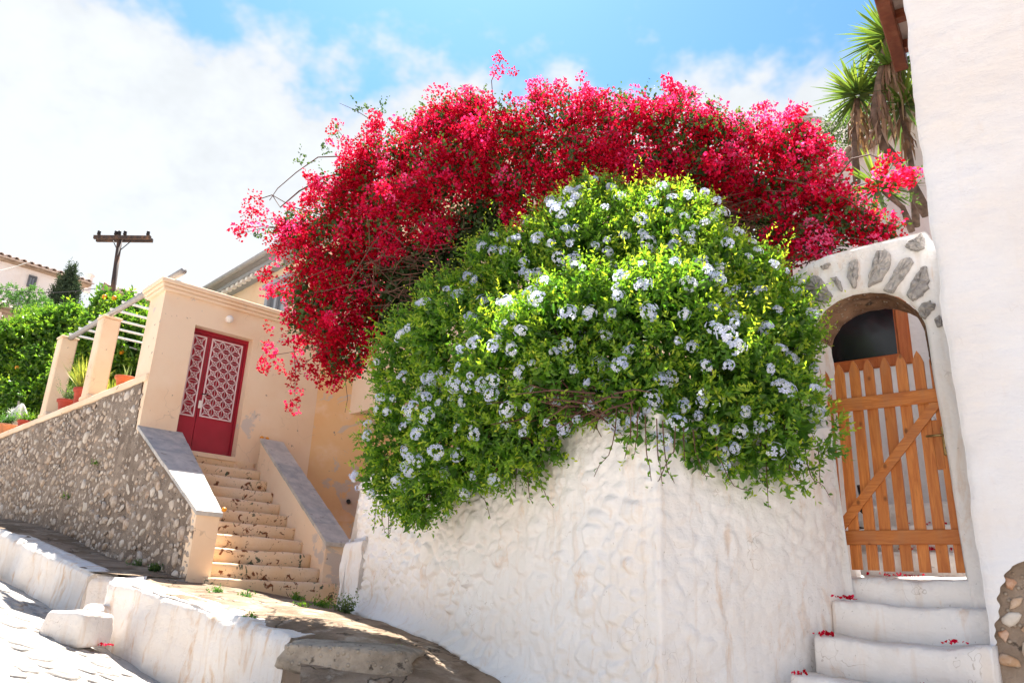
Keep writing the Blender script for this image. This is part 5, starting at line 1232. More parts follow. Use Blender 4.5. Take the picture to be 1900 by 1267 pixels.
# ------------------------------------------------------------------ big white house at the right edge
hc = at_y(1838, 1200, 4.72); HD = az(118)
rh = empty('white_house', (hc[0], hc[1], 0), 'tall white plastered house wall filling the right edge', 'house')
def hs(s_, o, z): return np.r_[hc[:2] + HD * s_ + HNv * o, z]
HNv = np.array([-HD[1], HD[0]]); HNv = HNv if HNv[1] > 0 else -HNv
HT = 7.2
def hp(px, py): p = at_line(px, py, hc, HD); return (p[:2] - hc[:2]) @ HD, p[2]
patch = [hp(*q) for q in ((1905, 1040), (1880, 1050), (1862, 1068), (1853, 1100), (1848, 1150), (1843, 1190), (1838, 1230), (1836, 1275), (1835, 1330))]
print('patch', patch)
# plaster skin: grid from s=0 to 4, skipping the broken area at the foot
ns_, nz_ = 150, 260; s_g = np.linspace(0, 4.5, ns_); z_g = np.linspace(-0.2, HT, nz_)
pz_ = np.array([p[1] for p in patch][::-1]); ps_ = np.array([p[0] for p in patch][::-1])
z_g = np.sort(np.r_[z_g, np.linspace(pz_[0], pz_[-1] + 0.01, 120)]); nz_ = len(z_g)
lim = np.where(z_g > pz_[-1], 99, np.interp(z_g, pz_, ps_, left=ps_[0]) + 0.008 * np.sin(z_g * 37) + 0.006 * np.sin(z_g * 91))
SS = np.minimum(np.r_[np.linspace(0, .4, 60), np.linspace(.44, 4.5, ns_ - 60)][:, None], np.maximum(lim, 0.004)[None, :]); ZZ = np.repeat(z_g[None, :], ns_, 0)
P3 = np.stack([hc[0] + HD[0] * SS, hc[1] + HD[1] * SS, ZZ], 2).reshape(-1, 3)
dsp = 0.022 * fbm(P3, 1.6, 71, 3) + 0.006 * fbm(P3 * np.array([1, 1, 2.2]), 7, 75, 3) + 0.006 * np.clip(fbm(P3 * np.array([0.6, .6, 2.0]), 4.5, 79, 3), 0, 1)
edge = np.exp(-SS.reshape(-1) / 0.03) * 0.03
P3[:, :2] -= HNv * (dsp - edge)[:, None]
P3[:, :2] += HD * (0.028 * fbm(P3, 1.8, 81, 4) * np.exp(-SS.reshape(-1) / 0.1))[:, None]
fs = grid_faces(ns_, nz_)
nV = len(P3); left = P3[:nz_] + np.r_[az(37), 0] * 5.0
Vv = np.vstack([P3, left]); k = np.arange(nz_ - 1)
# the side of the house keeps to the gate wall's direction
obj('wall', Vv, np.vstack([fs, np.stack([k, k + 1, nV + k + 1, nV + k], 1)]), MAT['white_house'], rh, True)
z2 = np.linspace(-0.2, pz_[-1] + 0.012, 70); n2_ = 50; lim2 = 0.80 + 0.05 * np.sin(z2 * 5) + 0.02 * np.sin(z2 * 23) - 0.45 * np.clip((z2 - 1.35) / .5, 0, 1) ** 2
SS2 = lim2[None, :] + np.linspace(0, 1, n2_)[:, None] * (4.5 - lim2[None, :]); P4 = np.stack([hc[0] + HD[0] * SS2, hc[1] + HD[1] * SS2, np.repeat(z2[None, :], n2_, 0)], 2).reshape(-1, 3)
P4[:, :2] -= HNv * (0.022 * fbm(P4, 1.6, 71, 3) + 0.006 * fbm(P4 * np.array([1, 1, 2.2]), 7, 75, 3) - 0.004)[:, None]
obj('wall', P4, grid_faces(n2_, 70), MAT['white_house'], rh, True)
m2 = MB(); m2.prism([hs(-0.005 + 0.02, 0.045, -0.2), hs(1.2, 0.045, -0.2), hs(1.2, 0.045, 2.2), hs(0.02, 0.045, 2.2)], np.r_[HNv, 0] * 0.1); m2.build('mortar', MAT['mortar2'], rh)
hm = [stone_mesh('stone', MAT['rubble_red'], 9, 0.5, 200 + i) for i in range(6)]
rs = random.Random(9); acc2 = []
for tr in range(3000):
    s_, z = rs.uniform(0, 0.75), rs.uniform(0.2, 1.78); r_ = rs.uniform(0.035, 0.10)
    l_ = float(np.interp(z, pz_, ps_, left=ps_[0], right=99))
    if s_ - r_ * .6 < l_ or any((s_ - a) ** 2 + (z - b) ** 2 < (.9 * (r_ + c)) ** 2 for a, b, c in acc2): continue
    acc2.append((s_, z, r_)); inst('stone', hm[len(acc2) % 6], hs(s_, 0.042, z), sc=(r_, r_ * .9, r_ * .8), parent=rh, mtx=rot_on(np.r_[HD, 0], np.r_[-HNv, 0], rs.uniform(0, 6)))
print('patch stones', len(acc2))
# eave along the side of the house
ZE = HT - 0.05
ea, eb = at_z(1636, -10, ZE), at_z(1672, 118, ZE)
ed = (eb - ea) / np.linalg.norm(eb - ea); nrm = np.cross(ed, Z3); nrm = nrm if nrm[0] > 0 else -nrm
rf_ = MB(); rf_.prism([ea - ed * 2.4 + Z3 * .09, eb + Z3 * .09, eb + nrm * 5 + Z3 * 1.2, ea - ed * 2.4 + nrm * 5 + Z3 * 1.2], Z3 * .07); ro_ = rf_.build('roof', MAT['tile'], rh)
m2 = MB(); m2.box((ea + eb) / 2 - ed * 1.2, (np.linalg.norm(eb - ea) + 2.4, 0.13, 0.20), [ed, nrm, Z3], 0.01); m2.build('eave_board', MAT['beam_wood'], ro_)
for i in range(7):
    p = eb - ed * (0.25 + .5 * i) + Z3 * .02; m2 = MB(); m2.box(p + nrm * .45, (.09, .8, .10), [ed, nrm, Z3]); m2.build('rafter', MAT['beam_wood'], ro_)

# ------------------------------------------------------------------ behind right: garden wall with tiles, yuccas, jasmine, gable
bw = empty('tiled_wall', at_y(1620, 350, 9), 'pink-white garden house wall capped with old roof tiles behind the yuccas', 'wall')
t0, t1 = at_y(1535, 296, 9.6), at_y(1700, 232, 8.2); t1[2] = t0[2] = (t0[2] + t1[2]) / 2; bd = (t1 - t0) / np.linalg.norm(t1 - t0); bn = np.array([-bd[1], bd[0], 0]); bn = bn if bn[1] > 0 else -bn
m2 = MB(); m2.prism([t0 - bd * 1.5 - Z3 * 3.5, t1 + bd * 2 - Z3 * 3.5, t1 + bd * 2 - Z3 * 0.1, t0 - bd * 1.5 - Z3 * 0.1], bn * 3); m2.build('wall', MAT['far_pink'], bw)
m2 = MB(); m2.prism([t0 - bd * 1.6 - bn * .12 - Z3 * .1, t1 + bd * 2.1 - bn * .12 - Z3 * .1, t1 + bd * 2.1 - bn * .12 - Z3 * .03, t0 - bd * 1.6 - bn * .12 - Z3 * .03], bn * 3.2); m2.build('eave', MAT['mortar2'], bw)
def tile_mesh(nm, ln, r_, ax1, ax2):
    """half-round tile: runs along ax1, arches up from ax2"""
    V = []; n = 7
    for e in (0, 1):
        for ro in (r_, r_ * .8):
            for i in range(n + 1):
                a = math.pi * i / n; V.append(ax1 * ln * e + ax2 * ro * math.cos(a) + Z3 * ro * math.sin(a))
    q = n + 1; Fc = []
    for i in range(n): Fc += [(i, i + 1, 2 * q + i + 1, 2 * q + i), (q + i + 1, q + i, 3 * q + i, 3 * q + i + 1), (i + 1, i, q + i, q + i + 1), (2 * q + i, 2 * q + i + 1, 3 * q + i + 1, 3 * q + i)]
    return mesh(nm, V, Fc, MAT['tile'], True)
tm = tile_mesh('tile', 0.45, 0.085, bn * 0.97 + Z3 * 0.24, bd)
Lb = np.linalg.norm(t1 - t0) + 3.4
for i in range(int(Lb / 0.19)):
    inst('tile', tm, t0 - bd * 1.55 + bd * 0.19 * i - bn * .16 - Z3 * (.03 + .01 * (i % 3)), parent=bw)
# gable house far behind
gh0 = at_y(1478, 225, 15.0); gh = empty('gable_house', gh0, 'white gabled house end showing above the red flowers', 'house')
gx = np.array([0.8, -0.6, 0]); gy = np.array([0.6, 0.8, 0])
rl = np.array([0.7071, .7071, 0])
m2 = MB(); m2.prism([gh0 - gx * .1 - Z3 * 4, gh0 + gx * 2.4 - Z3 * 4, gh0 + gx * 2.4 - Z3 * 1.05, gh0 + gx * 0.15 + Z3 * 0.0, gh0 - gx * .1 - Z3 * 0.1], gy * 4); m2.build('wall', MAT['far_white'], gh)
m2 = MB(); m2.box(gh0 + gx * 0.02 - Z3 * 0.25 - gy * .06, (0.20, 0.12, 0.9), [gx, gy, Z3]); m2.build('corner_post', MAT['grey_wood'], gh)
m2 = MB(); m2.tube([gh0 + Z3 * .10 - gx * .15 - gy * .1, gh0 + Z3 * .04 + gx * 0.55 - gy * .1 - Z3 * .25], .05, 6); m2.tube([gh0 + Z3 * .15 - gx * .3, gh0 + Z3 * .05 + gx * .35], .045, 6); m2.build('barge_board', MAT['grey_wood'], gh)
rA, rB = at_y(1470, 225, 15.0), at_y(1405, 250, 15.6); rdv = (rB - rA); m2 = MB(); m2.prism([rA, rB, rB + np.array([0, 4, 1.2]), rA + np.array([0, 4, 1.2])], Z3 * .08); rfo = m2.build('roof', MAT['tile'], gh)
tm2 = tile_mesh('tile', 0.5, 0.1, np.array([0, .95, .3]), rdv / np.linalg.norm(rdv))
for i in range(5): inst('tile', tm2, rA + rdv * (i + .5) / 5 + Z3 * .06 - np.array([0, .06, 0]), parent=rfo)

# jasmine-like shrub
rng = np.random.default_rng(31)
def bush(name, blobs, mat, label, cat, n, k, L, Wd, ln, inner=0, ground=None, group=None, lift=.4):
    B = np.array(blobs); c = B[:, :3].mean(0); zg = ground if ground is not None else B[:, 2].min() - .5
    e = empty(name, (c[0], c[1], zg), label, cat, group)
    P, N = shell(blobs, n, rng, .82, 1.06, .75); parts = [sprigs(P, N, rng, k, ln, L, Wd, lift, .7)]
    if inner:
        P, N = shell(blobs, inner, rng, .45, .82, .45); v, f = leaves(P, rdir(inner, rng), L * rng.uniform(1, 1.5, inner), Wd * 1.6, rng); parts.append((v, f, np.repeat(rng.uniform(0, .3, inner), 4)))
    V, Fc, Aa = cat_leaves(parts); obj('crown', V, Fc, mat, e, False, Aa)
    m2 = MB(); base = np.array([c[0], c[1], zg])
    tw = max(.02, 0.09 * B[:, 3].max())
    m2.tube([base, base * .6 + c * .4 + rng.normal(0, .03, 3), c], [tw, tw * .8, tw * .5], 7)
    for b in B: m2.tube([base * .45 + c * .55, (c + b[:3]) / 2 + rng.normal(0, .05, 3), b[:3]], [tw * .5, tw * .35, tw * .15], 5, False)
    m2.build('trunk', MAT['bark'], e); return e
jb_ = [blob(*q) for q in ((1565, 245, 10.2, .30), (1545, 262, 10.2, .22), (1600, 230, 10.2, .28), (1640, 215, 10.0, .34), (1585, 205, 10.4, .2), (1690, 230, 9.8, .3))]
e = bush('jasmine_shrub', jb_, MAT['jasmine_leaf'], 'grey-green shrub with white blossom behind the tiled wall', 'shrub', 700, 8, .05, .02, (.08, .2), 900, 4.4)
Pj, Nj = shell(jb_, 700, rng, .95, 1.08); v, f = leaves(Pj, rdir(700, rng), .045, .04, rng); obj('blossom', v, f, MAT['white_petal'], e, False, np.repeat(rng.random(700), 4))

# yuccas
def yucca(stem, heads, label, skirt=None, r_=0.07, gz_=2.2):
    P = [at_y(*q) for q in stem]; e = empty('yucca', (P[0][0], P[0][1], P[0][2]), label, 'yucca')
    m2 = MB(); pp = [P[0]]; 
    for a, b in zip(P[:-1], P[1:]):
        for t_ in np.linspace(0, 1, 7)[1:]: pp.append(a * (1 - t_) + b * t_)
    m2.tube(pp, [r_ * (1 + .14 * math.sin(7 * i)) * (1 - .25 * i / len(pp)) for i in range(len(pp))], 9); m2.build('trunk', MAT['bark'], e, True)
    for (px, py, y, ln, n) in heads:
        c = at_y(px, py, y); me_v = []; me_f = []; aa = []
        for i in range(n):
            th_ = rng.uniform(0, 2 * math.pi); el = math.asin(rng.uniform(-0.55, 0.98)); d = np.array([math.cos(th_) * math.cos(el), math.sin(th_) * math.cos(el), math.sin(el)]); L = ln * rng.uniform(.75, 1.1)
            s_ = np.cross(d, Z3); s_ /= np.linalg.norm(s_) + 1e-6; w_ = 0.038 * rng.uniform(.8, 1.2); b0 = len(me_v); droop = 0.10 * L * math.cos(el)
            for t_, ww_ in ((0, .6), (.3, 1.0), (.65, .75), (1, .02)):
                p = c + d * L * t_ - Z3 * droop * t_ * t_ + d * .03; nn = np.cross(s_, d)
                me_v += [p - s_ * w_ * ww_ / 2 + nn * .006 * ww_, p, p + s_ * w_ * ww_ / 2 + nn * .006 * ww_]
            for a in range(3): me_f += [(b0 + 3 * a, b0 + 3 * a + 1, b0 + 3 * a + 4, b0 + 3 * a + 3), (b0 + 3 * a + 1, b0 + 3 * a + 2, b0 + 3 * a + 5, b0 + 3 * a + 4)]
            aa += [float(np.clip(.35 + .4 * d[2] + rng.normal(0, .2), 0, 1))] * 12
        obj('leaf_rosette', me_v, me_f, MAT['yucca_leaf'], e, False, aa)
    if skirt:
        mv = []; mf = []; aa = []
        for (px, py, y, ln, n, sp) in skirt:
            c = at_y(px, py, y)
            for i in range(n):
                th_ = rng.uniform(0, 2 * math.pi); o_ = np.array([math.cos(th_), math.sin(th_), 0]); L = ln * rng.uniform(.5, 1.1); p0 = c + o_ * .05 + Z3 * rng.uniform(-.35, .1)
                p1 = p0 + o_ * sp * rng.uniform(.3, 1) - Z3 * L * .5; p2 = p1 + o_ * rng.uniform(-.05, .06) - Z3 * L * .5; s_ = np.cross(o_, Z3) * .014; b0 = len(mv)
                for p, ww_ in ((p0, 1), (p1, 1.1), (p2, .2)): mv += [p - s_ * ww_, p + s_ * ww_]
                mf += [(b0, b0 + 1, b0 + 3, b0 + 2), (b0 + 2, b0 + 3, b0 + 5, b0 + 4)]; aa += [rng.random()] * 6
        obj('dry_leaves', mv, mf, MAT['dry_leaf'], e, False, aa)
    return e
yucca([(1720, 400, 7.3), (1680, 320, 7.3), (1640, 270, 7.4), (1622, 220, 7.4), (1630, 150, 7.4), (1648, 70, 7.4)], [(1650, 70, 7.4, .56, 130), (1655, 125, 7.4, .46, 70)], 'tall leaning yucca with a long skirt of dry brown leaves', [(1648, 105, 7.4, .58, 38, .12), (1632, 165, 7.4, .44, 24, .10), (1630, 210, 7.4, .32, 18, .10)], .052)
yucca([(1590, 340, 7.7), (1585, 270, 7.7), (1590, 185, 7.7)], [(1592, 178, 7.7, .50, 110)], 'slim yucca with a spiky head left of the leaning one', [(1592, 205, 7.7, .35, 35, .10)], .04)
yucca([(1700, 420, 7.6), (1690, 300, 7.6), (1672, 195, 7.6)], [(1676, 195, 7.6, .58, 120)], 'yucca head half hidden behind the white house corner', [(1676, 230, 7.6, .3, 20, .08)], .04)
yucca([(1692, 430, 6.9), (1675, 385, 6.9), (1640, 355, 6.9)], [(1630, 350, 6.9, .42, 90)], 'small low yucca beside the pink spray above the arch', None, .032)

# ------------------------------------------------------------------ left background: lemon trees, pole, houses, cypress
rng = np.random.default_rng(41)
ZT = zt
lt = lambda L: [blob(*q) for q in L]
e1_ = bush('lemon_tree', lt([(75, 660, 20, .85), (30, 655, 20, .75), (130, 640, 20, .72), (60, 630, 20, .5), (20, 700, 19.5, .7), (90, 705, 19.5, .8), (145, 605, 20, .42), (118, 590, 20, .28), (5, 665, 20, .5), (95, 612, 20, .4)]), MAT['lemon_leaf'], 'dense glossy citrus tree behind the left column', 'tree', 2300, 7, .17, .085, (.15, .34), 3000, ZT)
e2_ = bush('lemon_tree', lt([(215, 640, 16, .70), (258, 630, 15.8, .55), (180, 668, 16, .62), (245, 675, 15.6, .7), (225, 592, 16, .36), (200, 572, 16, .22), (258, 582, 16, .22), (185, 596, 16, .22), (250, 715, 15.4, .5), (240, 562, 16, .12), (196, 545, 16, .10)]), MAT['lemon_leaf'], 'citrus tree rising behind the pergola and the utility pole foot', 'tree', 1900, 7, .14, .07, (.14, .32), 2400, ZT)
e3_ = bush('lemon_tree', lt([(60, 752, 18.5, .46), (20, 742, 18.5, .46), (95, 732, 18.6, .4), (130, 708, 18.6, .45), (40, 772, 18.3, .36), (165, 692, 17.5, .36)]), MAT['lemon_leaf'], 'low citrus bush between the left column and the planters', 'bush', 900, 7, .13, .065, (.1, .3), 900, ZT)
fm = MB(); fm.sphere((0, 0, 0), .055, 8, 6); fme = mesh('fruit', np.array(fm.V), fm.F, MAT['lemon'], True)
for (px, py, y, pr2_) in ((194, 551, 15.7, e2_), (212, 553, 15.6, e2_), (225, 653, 14.9, e2_), (32, 682, 18.6, e1_)): inst('fruit', fme, at_y(px, py, y), parent=pr2_)
mi = lt([(17, 542, 27, .24), (4, 552, 27, .24), (48, 556, 27, .28), (64, 550, 27, .26), (40, 566, 27, .26), (78, 568, 27, .28), (88, 584, 26.5, .34), (60, 585, 26.5, .3)])
bush('feathery_tree', mi, MAT['mimosa_leaf'], 'light green feathery tree in front of the far white house', 'tree', 420, 9, .13, .045, (.12, .24), 120, ZT, lift=.1)
bush('leafy_shrub', lt([(60, 608, 23, .5), (90, 610, 23, .45), (105, 595, 23, .3)]), MAT['lemon_leaf'], 'mid green shrub between the citrus tree and the pink house', 'shrub', 900, 7, .1, .05, (.15, .35), 700, ZT)
# cypress
cb_ = at_y(116, 570, 34.0); ct = at_y(116, 497, 34.0); hC = ct[2] - cb_[2]; print('cypress h', hC)
cbl = []
for i in range(12):
    f_ = i / 11; r_ = 0.42 * (math.sin(math.pi * min(1, .18 + .82 * f_) ** .8) * .9 + .12) if f_ < .95 else .12
    cbl.append((cb_[0] + rng.normal(0, .08), cb_[1], cb_[2] - .8 + (hC + .7) * f_, max(.12, r_ * 1.05)))
bush('cypress', cbl, MAT['cypress_leaf'], 'dark narrow cypress in front of the far white house', 'tree', 1500, 8, .16, .06, (.2, .5), 1500, ZT - 1, lift=1.6)
# utility pole
up0 = at_y(203, 585, 22.0); up1 = at_y(222, 446, 22.0); upole = empty('utility_pole', (up0[0], up0[1], ZT - 1), 'dark wooden utility pole with double crossarm against the sky', 'utility pole')
dirp = (up1 - up0); m2 = MB(); m2.tube([up0 - dirp * 1.6, up0, up1 + dirp * .03], [.095, .085, .072], 10); m2.build('pole', MAT['pole_wood'], upole, True)
xa, xb = at_y(175, 443, 22.0), at_y(280, 444, 22.1); dx = xb - xa; dxn = dx / np.linalg.norm(dx); pn = np.cross(dxn, Z3); pn /= np.linalg.norm(pn)
for o_ in (-.14, .14):
    m2 = MB(); m2.box((xa + xb) / 2 + pn * o_ + Z3 * (.02 if o_ < 0 else -.015) + dxn * (.05 if o_ > 0 else 0), (np.linalg.norm(dx), .09, .11), [dxn, pn, np.cross(dxn, pn) * -1]); m2.build('crossarm', MAT['pole_wood'], upole)
for f_ in (.06, .36, .42, .52, .93):
    p = xa + dx * f_ + Z3 * .06; m2 = MB(); m2.lathe(p, [(.02, 0), (.02, .08), (.055, .08), (.06, .12), (.04, .14), (.055, .16), (.05, .20), (.02, .22)], 8); m2.build('insulator', MAT['black'], upole, True)
for s_ in (-1, 1):
    m2 = MB(); m2.tube([up1 - dirp * .16, (xa + xb) / 2 + dxn * .28 * s_ - Z3 * .06], .015, 5); m2.build('brace', MAT['dark_metal'], upole)
def wire(p, q, label, sag=.4):
    L = [p * (1 - t_) + q * t_ - Z3 * sag * 4 * t_ * (1 - t_) for t_ in np.linspace(0, 1, 14)]; m2 = MB(); m2.tube(L, .011, 4); tag(m2.build('cable', MAT['dark_metal']), label, 'cable')
wire(at_y(-60, 515, 27), at_y(205, 530, 22), 'thin dark cable crossing in front of the far white house')
wire(at_y(-60, 512, 27), at_y(60, 484, 30), 'upper thin cable near the left edge before the far house', .1)

def far_house(name, d, roof_l, roof_r, label, mat, wins, depth=7, low=9, tiles=True, chim=None, inset=0.35):
    a = at_y(*roof_l, d[0]); zz = a[2]; b = at_z(*roof_r, zz)
    e = empty(name, (a[0], a[1], zz - low), label, 'house'); dx = (b - a) / np.linalg.norm(b - a); n = np.array([-dx[1], dx[0], 0]); n = n if n[1] > 0 else -n; L = np.linalg.norm(b - a)
    m2 = MB(); m2.prism([a - Z3 * low, b - Z3 * low - dx * inset, b - Z3 * .25 - dx * inset, a - Z3 * .25], n * depth); m2.build('wall', mat, e)
    m2 = MB(); m2.prism([a - n * .35 - Z3 * .25, b - n * .35 - Z3 * .25, b - n * .35 - Z3 * .10, a - n * .35 - Z3 * .10], n * .5); m2.build('eave', MAT['mortar2'], e)
    pk_ = depth / 2; rr = MB(); R0, R1, R2, R3 = a - n * .45 - Z3 * .1, b + dx * .1 - n * .45 - Z3 * .1, b - dx * .0 + n * pk_ + Z3 * 1.1 - dx * 1.5, a + n * pk_ + Z3 * 1.1
    rr.add([R0, R1, R2, R3, a + n * depth - Z3 * .1, b + n * depth - Z3 * .1, R0 - Z3 * .08, R1 - Z3 * .08], [(0, 1, 2, 3), (3, 2, 5, 4), (1, 5, 2), (0, 6, 7, 1)]); ro = rr.build('roof', MAT['tile'], e)
    if tiles:
        t_ = (R3 - R0); t_ /= np.linalg.norm(t_); tmm = tile_mesh('tile', 1.0, .13, t_, dx)
        for i in range(int(L / .34)): inst('tile', tmm, R0 + dx * (.17 + .34 * i) - t_ * .08, parent=ro)
    for (x0, y0, x1, y1, fm_) in wins:
        p = at_line(x0, y1, a, dx[:2]); q = at_line(x1, y0, a, dx[:2]); w_ = abs((q - p)[:2] @ dx[:2]); z0, z1 = min(p[2], q[2]), max(p[2], q[2]); s0 = (p - a)[:2] @ dx[:2]
        def ps(s_, o_, z): return np.r_[(a + dx * s_ - n * o_)[:2], z]
        m2 = MB(); m2.prism([ps(s0, .02, z0), ps(s0 + w_, .02, z0), ps(s0 + w_, .02, z1), ps(s0, .02, z1)], n * .05); wo = m2.build('window', MAT['glass2'], e)
        m2 = MB(); t2 = max(.06, w_ * .12)
        for (s_a, s_b, za, zb_) in ((s0 - t2, s0 + .02, z0 - t2, z1 + t2), (s0 + w_ - .02, s0 + w_ + t2, z0 - t2, z1 + t2), (s0 + .02, s0 + w_ - .02, z1 - .02, z1 + t2), (s0 + .02, s0 + w_ - .02, z0 - t2, z0 + .02), (s0 + w_ * .47, s0 + w_ * .53, z0 + .02, z1 - .02)):
            m2.prism([ps(s_a, .03, za), ps(s_b, .03, za), ps(s_b, .03, zb_), ps(s_a, .03, zb_)], -n * .05)
        m2.build('frame', MAT['dark_frame' if fm_ else 'blue_frame'], wo)
    if chim:
        c = at_y(*chim, b[1] + 1.5); m2 = MB(); m2.box(c - Z3 * .3, (.3, .3, 1.0)); m2.box(c + Z3 * .2, (.4, .4, .08)); m2.build('chimney', MAT['far_white'], e)
    return e
far_house('far_house', (34, 38), (-40, 462), (166, 525), 'long white two-storey house with tiled roof far up left', MAT['far_white'], [(51, 516, 66, 530, 1), (127, 534, 139, 562, 0), (24, 550, 32, 562, 0), (33, 552, 40, 566, 0)], chim=(165, 517))
far_house('pink_house', (27, 27), (-80, 548), (34, 574), 'pale pink house corner with tiled roof at the left edge', MAT['far_pink'], [], 6, 7, inset=0.5)
far_house('low_roof_house', (29, 27), (215, 540), (300, 562), 'low tiled house roof showing behind the pergola', MAT['far_white'], [], 5, 6, inset=.2)

# ------------------------------------------------------------------ pots and plants on the terrace wall
def pot(px, py, r_, h, mat, label, off=.17, rim=True):
    b = at_line(px, py, PILL[:2] + inn * off, RW); b[2] = zt + 0.06
    e = empty('flower_pot', b, label, 'pot'); prof = [(r_ * .68, 0), (r_ * .72, .01), (r_ * .95, h * .82), (r_ * 1.08, h * .82), (r_ * 1.1, h * .86), (r_ * 1.1, h), (r_ * .98, h), (r_ * .96, h * .9)]
    m2 = MB(); m2.lathe(b, prof, 22); m2.build('pot', mat, e, True); m2 = MB(); m2.lathe(b + Z3 * h * .86, [(r_ * .95, 0), (r_ * .95, .02), (.01, .03)], 16); m2.build('soil', MAT['soil'], e); return e, b + Z3 * h * .9
def tuft(name, c, n, ln, mat, label, cat, spread=.5, w_=.008, stems=False, leafy=None):
    g = rng; P = np.tile(c, (n, 1)) + g.normal(0, .04, (n, 3)) * np.array([1, 1, .2]); D = np.c_[g.normal(0, spread, (n, 2)), np.ones(n)]; D /= np.linalg.norm(D, axis=1)[:, None]
    parts = []
    if leafy is None:
        v, f = leaves(P, D, ln * g.uniform(.5, 1.1, n), w_, g, .1); parts.append((v, f, np.repeat(g.uniform(0, 1, n), 4)))
    else: parts.append(sprigs(P, D, g, leafy[0], (ln * .5, ln), leafy[1], leafy[2], .2, .3))
    V, Fc, Aa = cat_leaves(parts); e = empty(name, c, label, cat); tag(obj('leaves', V, Fc, mat, e, False, Aa), kind='stuff')
    m3 = MB(); m3.tube([c - Z3 * .02, c + Z3 * ln * .45 + g.normal(0, .01, 3)], [.006, .003], 5); m3.build('stem', MAT['bark'], e); return e
_, c = pot(229, 722, .145, .22, MAT['terracotta'], 'bright terracotta pot on the wall beside the portal'); tuft('potted_plant', c, 10, .25, MAT['olive_leaf'], 'few thin stalks in the bright terracotta pot', 'plant', .3, .012)
_, c = pot(207, 735, .10, .16, MAT['terracotta'], 'small terracotta pot half hidden behind the wide column', .5); tuft('potted_plant', c, 130, .42, MAT['grass_leaf'], 'yellow-green grassy plant just right of the wide column', 'plant', .28, .014)
_, c = pot(149, 752, .15, .34, MAT['terracotta_red'], 'tall dark red pot between the two columns'); tuft('lavender', c, 330, .62, MAT['grass_leaf'], 'yellow-green lavender bush in the tall red pot', 'plant', .45, .016)
_, c = pot(121, 768, .17, .24, MAT['terracotta_red'], 'low red pot right of the left column'); tuft('potted_plant', c, 60, .55, MAT['olive_leaf'], 'olive leaved plant in the low red pot', 'plant', .6, .012, leafy=(12, .05, .018))
_, c = pot(12, 800, .26, .26, MAT['terracotta_pale'], 'wide pale terracotta planter at the left edge'); tuft('potted_plant', c, 70, .42, MAT['mimosa_leaf'], 'bright green flowering plant in the wide pale planter', 'plant', .6, .012, leafy=(12, .06, .035))
_, c = pot(44, 790, .13, .2, MAT['terracotta_red'], 'small red pot beside the pale planter'); tuft('potted_plant', c, 40, .32, MAT['lemon_leaf'], 'leafy plant in the small red pot by the planter', 'plant', .6, .012, leafy=(10, .05, .03))
_, c = pot(68, 780, .11, .16, MAT['terracotta'], 'little terracotta pot tucked against the left column foot', .35)
fl = tuft('white_flowers', at_y(28, 770, 17.4), 60, .25, MAT['white_petal'], 'white flowers above the planters at the left edge', 'flowers', .9, .03)
ub = at_y(30, 795, 17.2); um_ = empty('parasol', ub, 'folded cream parasol behind the planters', 'parasol'); utop = at_y(34, 748, 17.2)
m2 = MB(); m2.tube([ub - Z3 * .3, utop + Z3 * .05], .02, 8); m2.build('pole', MAT['grey_wood'], um_)
m2 = MB(); Hh = utop[2] - ub[2]; V = []; n = 20
for f_, r_ in ((0, .24), (.15, .26), (.5, .18), (.85, .08), (1, .02)):
    for k in range(n): a = 2 * math.pi * k / n; rr = r_ * (1 + .22 * math.cos(5 * a)); V.append(ub + np.array([rr * math.cos(a), rr * math.sin(a), Hh * f_]))
m2.add(V, [(i * n + k, i * n + (k + 1) % n, (i + 1) * n + (k + 1) % n, (i + 1) * n + k) for i in range(4) for k in range(n)]); m2.build('canopy', MAT['cloth'], um_, True)

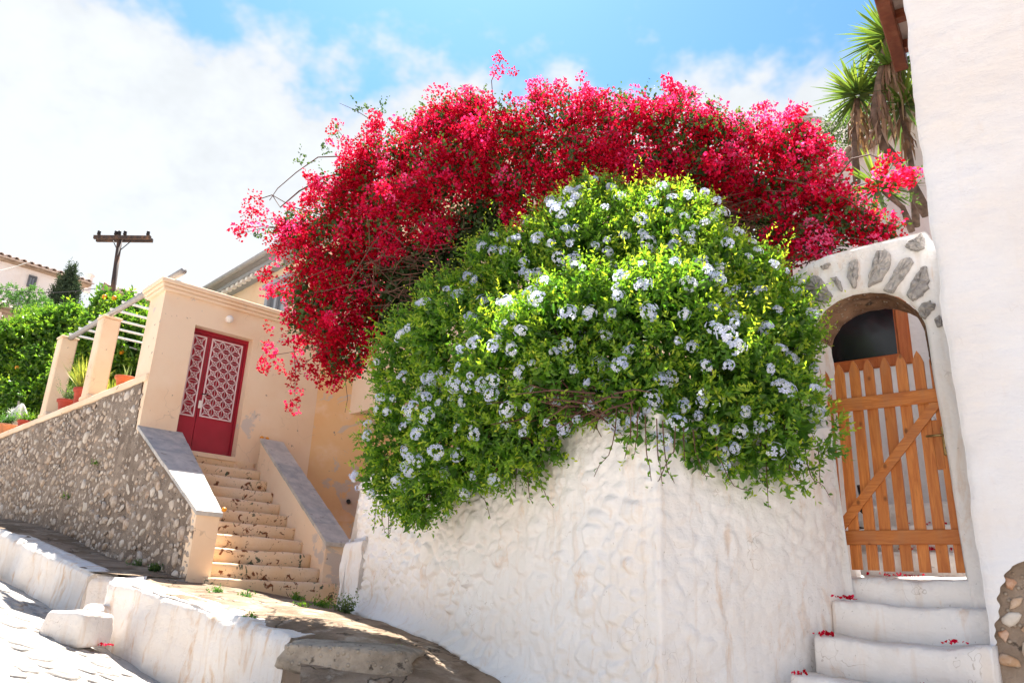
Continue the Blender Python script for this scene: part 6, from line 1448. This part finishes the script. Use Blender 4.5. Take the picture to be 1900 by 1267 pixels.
# ------------------------------------------------------------------ weeds
def weed(px, py, n, ln, L, Wd, label, mat='lemon_leaf', z=None, p=None, spread=.9, k=6):
    p = at_y(px, py, 8) if p is None else p
    # walk the ray down to the pavement
    if z is None:
        for y in np.linspace(4.5, 10.5, 600):
            q = at_y(px, py, y)
            if q[2] < float(pav_z(q[None, :2])[0]): p = q; break
        p = np.array([p[0], p[1], float(pav_z(p[None, :2])[0])])
    tuft('weed', p, n, ln, MAT[mat], label, 'weed', spread, .01, leafy=(k, L, Wd))
weed(400, 1100, 22, .10, .03, .02, 'small green weed at the foot of the stair pillar', 'mimosa_leaf')
weed(455, 1108, 18, .08, .03, .02, 'green tuft on the pavement below the first step', 'mimosa_leaf')
weed(552, 1113, 27, .10, .035, .022, 'green tuft on the pavement near the right parapet')
weed(567, 1125, 14, .08, .03, .02, 'small tuft right of the pavement crack')
weed(600, 1128, 26, .16, .04, .02, 'leafy weed just left of the tall weed')
weed(640, 1138, 40, .26, .045, .024, 'bushy weed at the foot of the white pier', 'olive_leaf', spread=.7, k=8)
weed(632, 1128, 5, .42, .04, .02, 'tall thin weed stalk by the white pier', 'olive_leaf', spread=.15, k=12)
weed(463, 1148, 10, .06, .03, .02, 'tiny tuft in the middle of the pavement')
weed(725, 1210, 16, .07, .02, .008, 'grassy tuft behind the rough slab', 'lemon_leaf')
q = rub(0.75, float(upz(rub(.75, 0)[None, :2])[0]), .05)
weed(0, 0, 40, .14, .04, .025, 'dark weeds along the foot of the rubble wall', 'boug_leaf', z=0, p=q)
q = rub(1.35, float(upz(rub(1.35, 0)[None, :2])[0]), .05)
weed(0, 0, 26, .12, .04, .022, 'green weeds further along the foot of the rubble wall', 'olive_leaf', z=0, p=q)
weed(0, 0, 14, .12, .03, .02, 'green weed growing out of the rubble wall', 'lemon_leaf', z=0, p=on_rub(180, 862) - np.r_[inn, 0] * .03)
weed(0, 0, 12, .12, .03, .02, 'lower green weed growing out of the rubble wall', 'lemon_leaf', z=0, p=on_rub(128, 925) - np.r_[inn, 0] * .03)
# repeats of one kind share a group
GROUPS = {'flower_pot': 'pots along the terrace wall', 'potted_plant': 'potted plants along the terrace wall', 'yucca': 'yuccas above the arch', 'weed': 'weeds in the paving and walls', 'fallen_petals': 'fallen bougainvillea petals', 'lemon_tree': 'citrus trees on the terrace', 'orange_fruit': 'oranges left on the stair copings', 'stair_parapet': 'stair parapets', 'cable': 'overhead cables', 'low_wall': 'whitewashed kerb walls'}
for o in SC.objects:
    if o.parent is None and o.name.split('.')[0] in GROUPS: o['group'] = GROUPS[o.name.split('.')[0]]
